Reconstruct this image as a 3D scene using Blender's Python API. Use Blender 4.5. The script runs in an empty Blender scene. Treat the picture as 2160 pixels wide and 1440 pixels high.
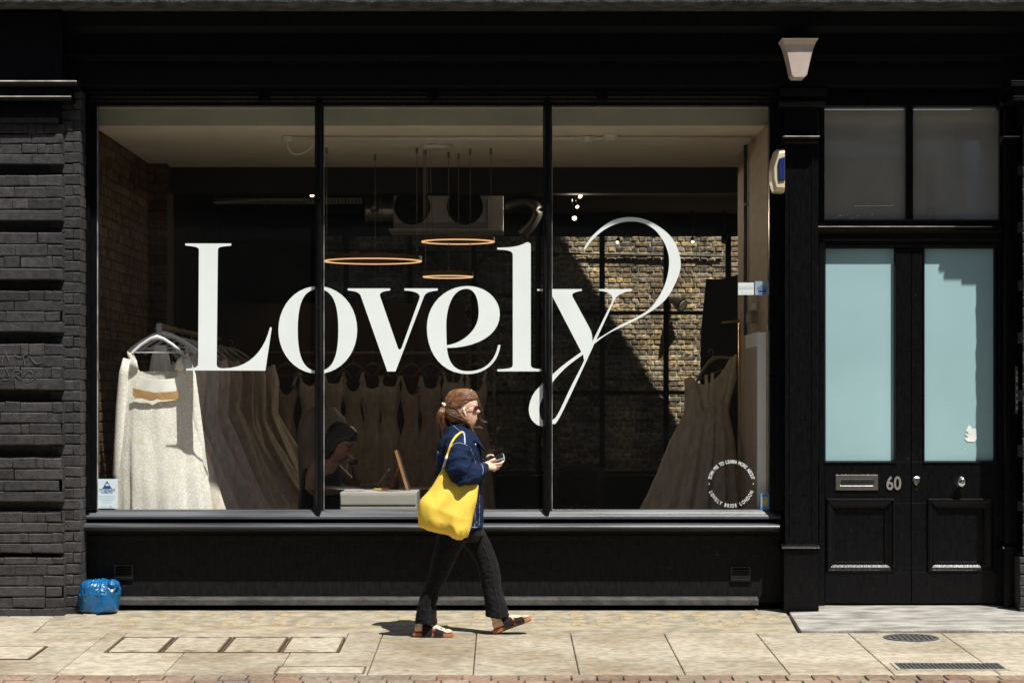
import bpy, bmesh, math, random
from mathutils import Vector, Matrix, noise
R = math.radians
PI = math.pi
random.seed(7)

# ------------------------------------------------------------------ camera, sky, sun, exposure
S = bpy.context.scene
C = S.collection
D0, F, CX, CY, HZ = 16.95, 5000.0, 1060.0, 850.0, 1.475     # distance to the shop front, focal length (px), vanishing point, eye height

cam = bpy.data.cameras.new('camera')
cam.sensor_width = 36.0
cam.lens = 36.0 * F / 2160.0
cam.shift_x = (1080 - CX) / 2160.0
cam.shift_y = (CY - 720) / 2160.0
cam.clip_end = 500
camo = bpy.data.objects.new('camera', cam)
C.objects.link(camo)
camo.location = (0, -D0, HZ)
camo.rotation_euler = (R(90), 0, 0)
S.camera = camo

SUN_DIR = Vector((-.50, .62, -1.55)).normalized()
el = math.asin(-SUN_DIR.z)
az = math.atan2(-SUN_DIR.x, -SUN_DIR.y)
w = bpy.data.worlds.new('World')
S.world = w
w.use_nodes = True
nt = w.node_tree
bg = nt.nodes['Background']
sky = nt.nodes.new('ShaderNodeTexSky')
sky.sky_type = 'NISHITA'
sky.sun_disc = False
sky.sun_elevation = el
sky.sun_rotation = az
nt.links.new(sky.outputs[0], bg.inputs[0])
bg.inputs[1].default_value = 0.055
sl = bpy.data.lights.new('sun', 'SUN')
sl.energy = 4.6
sl.angle = R(.55)
sl.color = (1.0, .965, .90)
so = bpy.data.objects.new('sun', sl)
C.objects.link(so)
so.rotation_euler = SUN_DIR.to_track_quat('-Z', 'Y').to_euler()
S.view_settings.view_transform = 'Standard'
S.view_settings.look = 'None'
S.view_settings.exposure = 0.55
S.view_settings.gamma = 1.0
S.cycles.use_denoising = True
S.cycles.max_bounces = 10
S.cycles.transparent_max_bounces = 16
S.cycles.sample_clamp_indirect = 4.0

def X(px, Y=0.0): return (px - CX) * (D0 + Y) / F
def Z(py, Y=0.0): return HZ - (py - CY) * (D0 + Y) / F
def P(px, py, Y=0.0): return Vector((X(px, Y), Y, Z(py, Y)))
SL = .0334
def gz(Y): return SL * Y                                     # the pavement falls towards the road

# ------------------------------------------------------------------ materials
MATS = {}
def mat(name, base, rough=.6, var=.12, scale=14., bump=0., bscale=60., metal=0., spec=.5, stretch=(1, 1, 1), coat=0., rvar=0., det=5, base2=None, mixpos=(.35, .65)):
    if name in MATS: return MATS[name]
    m = bpy.data.materials.new(name)
    m.use_nodes = True
    n = m.node_tree.nodes; l = m.node_tree.links
    b = n['Principled BSDF']
    tc = n.new('ShaderNodeTexCoord')
    mp = n.new('ShaderNodeMapping')
    mp.inputs['Scale'].default_value = stretch
    l.new(tc.outputs['Object'], mp.inputs[0])
    nz = n.new('ShaderNodeTexNoise')
    nz.inputs['Scale'].default_value = scale
    nz.inputs['Detail'].default_value = det
    l.new(mp.outputs[0], nz.inputs['Vector'])
    r = n.new('ShaderNodeValToRGB')
    lo = [c * (1 - var) for c in base]; hi = [min(1, c * (1 + var)) for c in (base2 or base)]
    r.color_ramp.elements[0].color = (*lo, 1); r.color_ramp.elements[1].color = (*hi, 1)
    r.color_ramp.elements[0].position, r.color_ramp.elements[1].position = mixpos
    l.new(nz.outputs[0], r.inputs[0])
    l.new(r.outputs[0], b.inputs['Base Color'])
    b.inputs['Roughness'].default_value = rough
    b.inputs['Metallic'].default_value = metal
    b.inputs['Specular IOR Level'].default_value = spec
    b.inputs['Coat Weight'].default_value = coat
    if rvar:
        mr = n.new('ShaderNodeMapRange')
        mr.inputs['To Min'].default_value = max(.02, rough - rvar); mr.inputs['To Max'].default_value = min(1, rough + rvar)
        l.new(nz.outputs[0], mr.inputs[0]); l.new(mr.outputs[0], b.inputs['Roughness'])
    if bump:
        n2 = n.new('ShaderNodeTexNoise')
        n2.inputs['Scale'].default_value = bscale; n2.inputs['Detail'].default_value = 6
        l.new(mp.outputs[0], n2.inputs['Vector'])
        bp = n.new('ShaderNodeBump'); bp.inputs['Strength'].default_value = bump; bp.inputs['Distance'].default_value = .01
        l.new(n2.outputs[0], bp.inputs['Height']); l.new(bp.outputs[0], b.inputs['Normal'])
    MATS[name] = m
    return m

def emis(name, col, strength):
    m = bpy.data.materials.new(name); m.use_nodes = True
    b = m.node_tree.nodes['Principled BSDF']
    b.inputs['Base Color'].default_value = (*col, 1)
    b.inputs['Emission Color'].default_value = (*col, 1)
    b.inputs['Emission Strength'].default_value = strength
    return m

def glass_mat(name, tint=(1, 1, 1), haze=0., hazecol=(.6, .6, .6), ior=1.5):
    m = bpy.data.materials.new(name); m.use_nodes = True
    n = m.node_tree.nodes; l = m.node_tree.links
    n.remove(n['Principled BSDF'])
    out = n['Material Output']
    tr = n.new('ShaderNodeBsdfTransparent'); tr.inputs[0].default_value = (*tint, 1)
    gl = n.new('ShaderNodeBsdfGlossy'); gl.inputs['Roughness'].default_value = .01
    fr = n.new('ShaderNodeFresnel')                          # thin sheet: same reflectance from both sides
    ge = n.new('ShaderNodeNewGeometry')
    m1 = n.new('ShaderNodeMath'); m1.operation = 'MULTIPLY_ADD'; m1.inputs[1].default_value = -2; m1.inputs[2].default_value = 1
    m2_ = n.new('ShaderNodeMath'); m2_.operation = 'POWER'; m2_.inputs[0].default_value = ior
    l.new(ge.outputs['Backfacing'], m1.inputs[0]); l.new(m1.outputs[0], m2_.inputs[1]); l.new(m2_.outputs[0], fr.inputs[0])
    tc = n.new('ShaderNodeTexCoord'); nz = n.new('ShaderNodeTexNoise'); nz.inputs['Scale'].default_value = 1.3
    l.new(tc.outputs['Object'], nz.inputs['Vector'])
    bp = n.new('ShaderNodeBump'); bp.inputs['Strength'].default_value = .03; bp.inputs['Distance'].default_value = .05
    l.new(nz.outputs[0], bp.inputs['Height']); l.new(bp.outputs[0], gl.inputs['Normal'])
    mx = n.new('ShaderNodeMixShader')
    l.new(fr.outputs[0], mx.inputs[0]); l.new(tr.outputs[0], mx.inputs[1]); l.new(gl.outputs[0], mx.inputs[2])
    last = mx
    if haze:
        df = n.new('ShaderNodeBsdfDiffuse'); df.inputs[0].default_value = (*hazecol, 1)
        n2 = n.new('ShaderNodeTexNoise'); n2.inputs['Scale'].default_value = 3.; n2.inputs['Detail'].default_value = 6
        l.new(tc.outputs['Object'], n2.inputs['Vector'])
        mr = n.new('ShaderNodeMapRange'); mr.inputs['From Min'].default_value = .3; mr.inputs['From Max'].default_value = .7
        mr.inputs['To Min'].default_value = haze * .88; mr.inputs['To Max'].default_value = haze * 1.12
        l.new(n2.outputs[0], mr.inputs[0])
        m2 = n.new('ShaderNodeMixShader')
        l.new(mr.outputs[0], m2.inputs[0]); l.new(mx.outputs[0], m2.inputs[1]); l.new(df.outputs[0], m2.inputs[2])
        last = m2
    l.new(last.outputs[0], out.inputs[0])
    return m

def brick_mat(name, cols, mortar, rough=.85, grime=.5, bump=.5, patch=.22):
    m = bpy.data.materials.new(name); m.use_nodes = True
    n = m.node_tree.nodes; l = m.node_tree.links
    b = n['Principled BSDF']; b.inputs['Roughness'].default_value = rough; b.inputs['Specular IOR Level'].default_value = .25
    at = n.new('ShaderNodeAttribute'); at.attribute_name = 'rnd'
    r = n.new('ShaderNodeValToRGB'); cr = r.color_ramp; cr.interpolation = 'LINEAR'
    while len(cr.elements) < len(cols) + 1: cr.elements.new(.5)
    cr.elements[0].position = 0; cr.elements[0].color = (*mortar, 1)
    for i, c in enumerate(cols):
        e = cr.elements[i + 1]; e.position = .08 + .92 * i / max(1, len(cols) - 1); e.color = (*c, 1)
    l.new(at.outputs['Fac'], r.inputs[0])
    tc = n.new('ShaderNodeTexCoord')
    nz = n.new('ShaderNodeTexNoise'); nz.inputs['Scale'].default_value = 26; nz.inputs['Detail'].default_value = 8
    l.new(tc.outputs['Object'], nz.inputs['Vector'])
    mr = n.new('ShaderNodeMapRange'); mr.inputs['From Min'].default_value = .3; mr.inputs['From Max'].default_value = .7
    mr.inputs['To Min'].default_value = 1 - grime; mr.inputs['To Max'].default_value = 1 + grime * .8
    l.new(nz.outputs[0], mr.inputs[0])
    mx = n.new('ShaderNodeMix'); mx.data_type = 'RGBA'; mx.blend_type = 'MULTIPLY'; mx.inputs['Factor'].default_value = 1
    l.new(r.outputs[0], mx.inputs['A']); l.new(mr.outputs[0], mx.inputs['B'])
    n4 = n.new('ShaderNodeTexNoise'); n4.inputs['Scale'].default_value = 1.9; n4.inputs['Detail'].default_value = 7
    l.new(tc.outputs['Object'], n4.inputs['Vector'])
    m4 = n.new('ShaderNodeMapRange'); m4.inputs['From Min'].default_value = .36; m4.inputs['From Max'].default_value = .64; m4.inputs['To Min'].default_value = 1 - patch; m4.inputs['To Max'].default_value = 1 + patch * .7
    l.new(n4.outputs[0], m4.inputs[0])
    x4 = n.new('ShaderNodeMix'); x4.data_type = 'RGBA'; x4.blend_type = 'MULTIPLY'; x4.inputs['Factor'].default_value = 1
    l.new(mx.outputs['Result'], x4.inputs['A']); l.new(m4.outputs[0], x4.inputs['B'])
    l.new(x4.outputs['Result'], b.inputs['Base Color'])
    n2 = n.new('ShaderNodeTexNoise'); n2.inputs['Scale'].default_value = 90; n2.inputs['Detail'].default_value = 6
    l.new(tc.outputs['Object'], n2.inputs['Vector'])
    bp = n.new('ShaderNodeBump'); bp.inputs['Strength'].default_value = bump; bp.inputs['Distance'].default_value = .008
    l.new(n2.outputs[0], bp.inputs['Height']); l.new(bp.outputs[0], b.inputs['Normal'])
    return m

# ------------------------------------------------------------------ mesh builder
class MB:
    def __init__(s): s.v = []; s.f = []; s.r = []; s.cur = 0.
    def add(s, pts, faces):
        o = len(s.v)
        s.v += [tuple(p) for p in pts]; s.r += [s.cur] * len(pts)
        s.f += [tuple(i + o for i in f) for f in faces]
        return s
    def box(s, x0, x1, y0, y1, z0, z1):
        p = [(x0, y0, z0), (x1, y0, z0), (x1, y1, z0), (x0, y1, z0), (x0, y0, z1), (x1, y0, z1), (x1, y1, z1), (x0, y1, z1)]
        return s.add(p, [(0, 3, 2, 1), (4, 5, 6, 7), (0, 1, 5, 4), (1, 2, 6, 5), (2, 3, 7, 6), (3, 0, 4, 7)])
    def obox(s, c, ax, ay, az):                              # oriented box: centre and three half-axis vectors
        c, ax, ay, az = Vector(c), Vector(ax), Vector(ay), Vector(az)
        p = [c + ax * i + ay * j + az * k for k in (-1, 1) for i, j in ((-1, -1), (1, -1), (1, 1), (-1, 1))]
        return s.add(p, [(0, 3, 2, 1), (4, 5, 6, 7), (0, 1, 5, 4), (1, 2, 6, 5), (2, 3, 7, 6), (3, 0, 4, 7)])
    def loft(s, rings, cap=True, closed=True):
        n = len(rings[0]); pts = [p for r in rings for p in r]; fs = []
        for i in range(len(rings) - 1):
            for j in range(n if closed else n - 1):
                k = (j + 1) % n
                fs.append((i * n + j, i * n + k, (i + 1) * n + k, (i + 1) * n + j))
        if cap and closed:
            fs.append(tuple(reversed(range(n)))); fs.append(tuple((len(rings) - 1) * n + j for j in range(n)))
        return s.add(pts, fs)
    def prism_x(s, prof, x0, x1): return s.loft([[(x0, y, z) for y, z in prof], [(x1, y, z) for y, z in prof]])
    def prism_y(s, prof, y0, y1): return s.loft([[(x, y0, z) for x, z in prof], [(x, y1, z) for x, z in prof]])
    def prism_z(s, prof, z0, z1): return s.loft([[(x, y, z0) for x, y in prof], [(x, y, z1) for x, y in prof]])
    def tube(s, pts, rad, n=10, ref=(0, 0, 1), cap=True, round_end=False):
        pts = [Vector(p) for p in pts]; ref = Vector(ref); rings = []
        if not isinstance(rad, (list, tuple)): rad = [rad] * len(pts)
        rad = [(r, r) if not isinstance(r, (list, tuple)) else r for r in rad]
        if round_end:
            t0 = (pts[0] - pts[1]).normalized(); t1 = (pts[-1] - pts[-2]).normalized()
            a, b = rad[0], rad[-1]
            pts = [pts[0] + t0 * max(a) * .85, pts[0] + t0 * max(a) * .5] + pts + [pts[-1] + t1 * max(b) * .5, pts[-1] + t1 * max(b) * .85]
            rad = [(a[0] * .35, a[1] * .35), (a[0] * .82, a[1] * .82)] + rad + [(b[0] * .82, b[1] * .82), (b[0] * .35, b[1] * .35)]
        for i, p in enumerate(pts):
            t = (pts[min(i + 1, len(pts) - 1)] - pts[max(i - 1, 0)]).normalized()
            v = ref - t * ref.dot(t)
            if v.length < 1e-3:
                v = Vector((1, 0, 0)) - t * t.x
                if v.length < 1e-3: v = Vector((0, 1, 0))
            v.normalize(); u = t.cross(v)
            rings.append([p + u * (rad[i][0] * math.cos(2 * PI * k / n)) + v * (rad[i][1] * math.sin(2 * PI * k / n)) for k in range(n)])
        return s.loft(rings, cap)
    def lathe(s, prof, c, n=24, axis='z'):
        rings = []
        for r, h in prof:
            rg = []
            for k in range(n):
                a = 2 * PI * k / n; u, v = r * math.cos(a), r * math.sin(a)
                rg.append({'z': (c[0] + u, c[1] + v, c[2] + h), 'y': (c[0] + u, c[1] - h, c[2] + v), 'x': (c[0] + h, c[1] + u, c[2] + v)}[axis])
            rings.append(rg)
        return s.loft(rings)
    def ell(s, c, r, n=14, m=9):
        rings = []
        for i in range(m):
            a = -PI / 2 + PI * (i + .5) / m
            rings.append([(c[0] + r[0] * math.cos(a) * math.cos(2 * PI * k / n), c[1] + r[1] * math.cos(a) * math.sin(2 * PI * k / n), c[2] + r[2] * math.sin(a)) for k in range(n)])
        return s.loft(rings)
    def mesh(s, name):
        me = bpy.data.meshes.new(name); me.from_pydata(s.v, [], s.f); me.update()
        return me

def finish(me, m, smooth=False, auto=None):
    bm = bmesh.new(); bm.from_mesh(me); bmesh.ops.recalc_face_normals(bm, faces=bm.faces); bm.to_mesh(me); bm.free()
    if m is not None: me.materials.append(m)
    if smooth:
        for p in me.polygons: p.use_smooth = True
    return me

def link(name, me, parent=None):
    o = bpy.data.objects.new(name, me); C.objects.link(o)
    if parent is not None:
        o.parent = parent
        o.matrix_parent_inverse = Matrix.Translation(-Vector(parent.location)) if not parent.parent else Matrix.Identity(4)
    return o

def part(name, mb, m, parent=None, smooth=False, bevel=0., rnd=False, sub=0, seg=2):
    me = mb.mesh(name) if isinstance(mb, MB) else mb
    finish(me, m, smooth)
    if rnd:
        a = me.attributes.new('rnd', 'FLOAT', 'POINT'); a.data.foreach_set('value', mb.r)
    o = link(name, me, parent)
    if bevel:
        b = o.modifiers.new('bevel', 'BEVEL'); b.width = bevel; b.segments = seg; b.limit_method = 'ANGLE'; b.angle_limit = R(40)
    if sub:
        q = o.modifiers.new('sub', 'SUBSURF'); q.levels = sub; q.render_levels = sub
    return o

def tag(o, label=None, cat=None, group=None, kind=None):
    if label: o['label'] = label
    if cat: o['category'] = cat
    if group: o['group'] = group
    if kind: o['kind'] = kind
    return o

def thing(name, label, cat, loc=(0, 0, 0), group=None):
    o = bpy.data.objects.new(name, None); C.objects.link(o)
    o.location = loc; o.empty_display_size = .1
    return tag(o, label, cat, group)

def fuse(mb, voxel=.006, smooth=4, name='m', factor=.5):
    """one continuous surface from overlapping shapes"""
    me = mb.mesh(name)
    bm = bmesh.new(); bm.from_mesh(me); bmesh.ops.recalc_face_normals(bm, faces=bm.faces); bm.to_mesh(me); bm.free()
    o = bpy.data.objects.new('tmp', me); C.objects.link(o)
    r = o.modifiers.new('r', 'REMESH'); r.mode = 'VOXEL'; r.voxel_size = voxel; r.use_smooth_shade = True
    if smooth:
        q = o.modifiers.new('s', 'SMOOTH'); q.iterations = smooth; q.factor = factor
    dg = bpy.context.evaluated_depsgraph_get()
    out = bpy.data.meshes.new_from_object(o.evaluated_get(dg)); out.name = name
    bpy.data.objects.remove(o); bpy.data.meshes.remove(me)
    return out

def wrinkle(me, amp, freq, seed=0, stretch=(1, 1, 1), fn=None, ridged=False):
    off = Vector((seed * 7.3, seed * 3.1, 0))
    vs = [(v.co.copy(), v.normal.copy()) for v in me.vertices]
    for v, (c, nn) in zip(me.vertices, vs):
        q = Vector((c.x * stretch[0], c.y * stretch[1], c.z * stretch[2])) * freq + off
        a = amp * (fn(c) if fn else 1)
        v.co = c + nn * a * ((.45 - 1.6 * abs(noise.noise(q))) if ridged else (noise.noise(q) + .5 * noise.noise(q * 2.1)))
    me.update()
    return me

def smooth_path(pts, n=6, closed=False):
    """Catmull-Rom"""
    out = []; N = len(pts); pts = [Vector(p) for p in pts]
    for i in range(N if closed else N - 1):
        p0 = pts[(i - 1) % N] if closed or i > 0 else pts[0]
        p1 = pts[i]; p2 = pts[(i + 1) % N]
        p3 = pts[(i + 2) % N] if closed or i + 2 < N else pts[-1]
        for k in range(n):
            t = k / n
            out.append(.5 * ((2 * p1) + (p2 - p0) * t + (2 * p0 - 5 * p1 + 4 * p2 - p3) * t * t + (3 * p1 - p0 - 3 * p2 + p3) * t ** 3))
    if not closed: out.append(pts[-1])
    return out

def interp(tab, t):
    """piecewise linear table [(t, a, b, ...)]"""
    if t <= tab[0][0]: return tab[0][1:]
    for a, b in zip(tab, tab[1:]):
        if t <= b[0]:
            k = (t - a[0]) / (b[0] - a[0])
            return tuple(p + (q - p) * k for p, q in zip(a[1:], b[1:]))
    return tab[-1][1:]

def ring_h(cx, hx, cy, hy, z, n=28, p=2.0):
    out = []
    for k in range(n):
        a = 2 * PI * k / n; c, s_ = math.cos(a), math.sin(a)
        out.append((cx + hx * math.copysign(abs(c) ** (2 / p), c), cy + hy * math.copysign(abs(s_) ** (2 / p), s_), z))
    return out

def bricks(mb, org, u, nrm, W, H, bl=.215, bh=.066, j=.010, d=.012, bond='english', jit=.003, dj=.004, rs=None, chip=.006, vary=0., vj=None, vchip=None):
    """laid bricks standing proud of a mortar sheet; org = lower left corner on the mortar face"""
    rs = rs or random
    vj = j if vj is None else vj; vchip = chip if vchip is None else vchip
    org, u, nrm = Vector(org), Vector(u), Vector(nrm); up = Vector((0, 0, 1))
    mb.cur = 0.
    mb.add([org, org + u * W, org + u * W + up * H, org + up * H], [(0, 1, 2, 3)])
    z = 0.; row = 0
    while z < H - .02:
        h = min(bh, H - z)
        L = bl if (bond == 'stretcher' or row % 2 == 0) else (bl - j) / 2
        x = -(L + j) * (.5 if row % 2 else 0.) if bond == 'stretcher' else (-(L + j) * .5 if row % 2 else 0.)
        while x < W:
            L_ = L if not vary else L * rs.choice((1, 1, 1.5, 2.06, 2.06, .5)); a, b = max(0, x), min(W, x + L_)
            if b - a > .02:
                mb.cur = rs.uniform(.1, 1.)
                dd = d + rs.uniform(-dj, dj)
                q = lambda: rs.uniform(-jit, jit)
                cs = [(a + q(), z + q()), (b + q(), z + q()), (b + q(), z + h + q()), (a + q(), z + h + q())]
                cx, cz = (a + b) / 2, z + h / 2
                base = [org + u * x_ + up * z_ for x_, z_ in cs]
                mid = [p + nrm * (dd - chip * .8) for p in base]
                ins = []
                for x_, z_ in cs:
                    ins.append(org + u * (x_ + math.copysign(vchip, cx - x_)) + up * (z_ + math.copysign(chip, cz - z_)) + nrm * (dd + rs.uniform(-.0015, .0015)))
                f = [(8, 9, 10, 11)]
                for i in range(4):
                    k = (i + 1) % 4
                    f += [(i, k, 4 + k, 4 + i), (4 + i, 4 + k, 8 + k, 8 + i)]
                mb.add(base + mid + ins, f)
            x += L_ + vj
        z += bh + j; row += 1
    mb.cur = 0.
    return mb

def text_mesh(txt, size, depth=.0006, sx=1.0, bold=0.):
    cu = bpy.data.curves.new('t', 'FONT'); cu.body = txt; cu.size = size; cu.extrude = depth; cu.offset = bold
    cu.align_x = 'CENTER'; cu.align_y = 'CENTER'; cu.resolution_u = 3
    o = bpy.data.objects.new('tmp', cu); C.objects.link(o)
    dg = bpy.context.evaluated_depsgraph_get()
    me = bpy.data.meshes.new_from_object(o.evaluated_get(dg))
    bpy.data.objects.remove(o); bpy.data.curves.remove(cu)
    for v in me.vertices: v.co.x *= sx
    return me

def text_into(mb, txt, c, size, sx=1., rot=0., depth=.0006, bold=0., curve=None):
    """flat lettering standing in the XZ plane, centred on c, rotated by rot"""
    me = text_mesh(txt, size, depth, sx, bold)
    ca, sa = math.cos(rot), math.sin(rot)
    pts = [(c[0] + v.co.x * ca - v.co.y * sa, c[1] - v.co.z, c[2] + v.co.x * sa + v.co.y * ca) for v in me.vertices]
    mb.add(pts, [tuple(p.vertices) for p in me.polygons])
    bpy.data.meshes.remove(me)

def fill_shape(outlines, Y, depth=.0006):
    """flat cut-out with holes: outlines in (x, z)"""
    cu = bpy.data.curves.new('s', 'CURVE'); cu.dimensions = '2D'; cu.fill_mode = 'BOTH'; cu.extrude = depth
    for ol in outlines:
        sp = cu.splines.new('POLY'); sp.points.add(len(ol) - 1); sp.use_cyclic_u = True
        for p, q in zip(sp.points, ol): p.co = (q[0], q[1], 0, 1)
    o = bpy.data.objects.new('tmp', cu); C.objects.link(o)
    dg = bpy.context.evaluated_depsgraph_get()
    me = bpy.data.meshes.new_from_object(o.evaluated_get(dg))
    bpy.data.objects.remove(o); bpy.data.curves.remove(cu)
    for v in me.vertices: v.co = (v.co.x, Y - v.co.z, v.co.y)
    me.materials.clear()
    return me

def path(s, n=10):
    """small SVG-like path in photo pixels: M/L/C"""
    t = s.replace(',', ' ').split(); out = []; i = 0; cur = None
    while i < len(t):
        c = t[i]; i += 1
        if c in 'ML':
            cur = (float(t[i]), float(t[i + 1])); i += 2; out.append(cur)
        elif c == 'C':
            a = [float(q) for q in t[i:i + 6]]; i += 6
            p0 = cur
            for k in range(1, n + 1):
                u = k / n; q = 1 - u
                out.append((q ** 3 * p0[0] + 3 * q * q * u * a[0] + 3 * q * u * u * a[2] + u ** 3 * a[4], q ** 3 * p0[1] + 3 * q * q * u * a[1] + 3 * q * u * u * a[3] + u ** 3 * a[5]))
            cur = (a[4], a[5])
    return out

# shared finishes
BLACK = mat('black_gloss_paint', (.0042, .0042, .005), .3, .22, 60, .12, 70, stretch=(1, 1, .25), rvar=.1, spec=.2)
BLACKM = mat('black_weathered_paint', (.0045, .0045, .0052), .5, .3, 50, .25, 40, stretch=(1, 1, .2), rvar=.1, spec=.12)
WHITE = mat('white_vinyl', (.84, .90, .885), .5, .02, 5)
METAL = mat('brushed_steel', (.52, .50, .46), .3, .1, 40, metal=1, stretch=(1, 1, 8))
CHROME = mat('polished_chrome', (.75, .75, .75), .12, .05, 20, metal=1)
BRASS = mat('brass', (.60, .40, .14), .32, .1, 30, metal=1)
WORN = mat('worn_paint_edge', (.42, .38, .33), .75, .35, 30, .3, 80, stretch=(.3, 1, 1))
SILL = mat('sill_paint', (.055, .059, .068), .36, .6, 3, .12, 30, stretch=(.4, 6, 6), rvar=.1, spec=.6)
RISER = mat('riser_paint', (.010, .010, .011), .45, .3, 45, .15, 60, stretch=(1, 1, .3), spec=.12)

def specks(m, scale, size, col, thr=.55, seed=0.):
    """small pale chips where the paint is knocked off"""
    n = m.node_tree.nodes; l = m.node_tree.links; b = n['Principled BSDF']
    tc = n.new('ShaderNodeTexCoord'); mp = n.new('ShaderNodeMapping'); mp.inputs['Location'].default_value = (seed, seed, seed)
    l.new(tc.outputs['Object'], mp.inputs[0])
    vo = n.new('ShaderNodeTexVoronoi'); vo.inputs['Scale'].default_value = scale
    nz = n.new('ShaderNodeTexNoise'); nz.inputs['Scale'].default_value = scale * 4; l.new(mp.outputs[0], nz.inputs['Vector'])
    va = n.new('ShaderNodeVectorMath'); va.operation = 'MULTIPLY_ADD'; va.inputs[1].default_value = (.9 / scale,) * 3; l.new(nz.outputs['Color'], va.inputs[0]); l.new(mp.outputs[0], va.inputs[2])
    l.new(va.outputs[0], vo.inputs['Vector'])
    lt = n.new('ShaderNodeMath'); lt.operation = 'LESS_THAN'; lt.inputs[1].default_value = size; l.new(vo.outputs['Distance'], lt.inputs[0])
    sp = n.new('ShaderNodeSeparateColor'); l.new(vo.outputs['Color'], sp.inputs[0])
    gt = n.new('ShaderNodeMath'); gt.operation = 'GREATER_THAN'; gt.inputs[1].default_value = thr; l.new(sp.outputs[0], gt.inputs[0])
    mu = n.new('ShaderNodeMath'); mu.operation = 'MULTIPLY'; l.new(lt.outputs[0], mu.inputs[0]); l.new(gt.outputs[0], mu.inputs[1])
    src = b.inputs['Base Color'].links[0].from_socket
    mx = n.new('ShaderNodeMix'); mx.data_type = 'RGBA'
    l.new(mu.outputs[0], mx.inputs['Factor']); l.new(src, mx.inputs['A']); mx.inputs['B'].default_value = (*col, 1)
    l.new(mx.outputs['Result'], b.inputs['Base Color'])
specks(BLACK, 17, .05, (.10, .095, .09), .80); specks(BLACK, 60, .16, (.022, .022, .024), .6, 3.)
specks(RISER, 12, .045, (.16, .155, .15), .80, 1.); specks(RISER, 50, .18, (.026, .026, .027), .6, 5.)
specks(SILL, 15, .07, (.32, .32, .30), .80, 2.)
# ================================================================== SETTING: ground
STONE = mat('york_stone', (.385, .350, .285), .85, .22, 16, .6, 110, det=9, spec=.25)
GREYSTONE = mat('grey_step_stone', (.31, .29, .262), .85, .38, 4.2, .7, 60, det=8, stretch=(1, 2, 1), spec=.25)
TAN = mat('tan_concrete', (.31, .272, .20), .88, .28, 8, .6, 120, det=9, spec=.25)
JOINT = mat('joint_grit', (.13, .105, .075), .95, .3, 40, .5, 150, spec=.1)
SETT = brick_mat('red_paver', [(.20, .125, .085), (.25, .175, .125), (.25, .205, .16), (.29, .22, .15)], (.16, .13, .105), grime=.35)
ASPH = mat('asphalt', (.05, .05, .052), .9, .25, 60, .6, 200)
RUST = mat('rusty_iron', (.15, .10, .065), .7, .4, 30, .4, 120, metal=.4)
IRON = mat('cast_iron', (.15, .145, .14), .65, .35, 40, .3, 120, metal=.7)

def gp(px, py):
    """point on the sloping pavement seen at a photo pixel (design time)"""
    q = py - CY
    Y = (F * HZ - D0 * q) / (q + F * SL)
    return X(px, Y), Y

def slab_sheet(mb, pts, top=.0, thick=.03, gap=.003, rnd=None):
    cx = sum(p[0] for p in pts) / len(pts); cy = sum(p[1] for p in pts) / len(pts)
    q = []
    for x, y in pts:
        dx, dy = cx - x, cy - y
        q.append((x + math.copysign(gap, dx), y + math.copysign(gap, dy)))
    mb.cur = random.random() if rnd is None else rnd
    n = len(q)
    ch = .004
    b = [(x, y, gz(y) + top - thick) for x, y in q]
    m = [(x, y, gz(y) + top - ch) for x, y in q]
    t = [(x + math.copysign(ch, cx - x), y + math.copysign(ch, cy - y), gz(y) + top) for x, y in q]
    fs = []
    for r in (0, 1):
        for i in range(n):
            k = (i + 1) % n
            fs.append((r * n + i, r * n + k, (r + 1) * n + k, (r + 1) * n + i))
    fs.append(tuple(2 * n + i for i in range(n)))
    mb.add(b + m + t, fs)

# bedding under everything, one sheet up to the kerb
gb = MB(); gb.add([(-30, .3, gz(.3) - .02), (30, .3, gz(.3) - .02), (30, -3.62, gz(-3.62) - .02), (-30, -3.62, gz(-3.62) - .02)], [(0, 1, 2, 3)])
tag(part('pavement_bedding', gb, JOINT), kind='structure')

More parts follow.
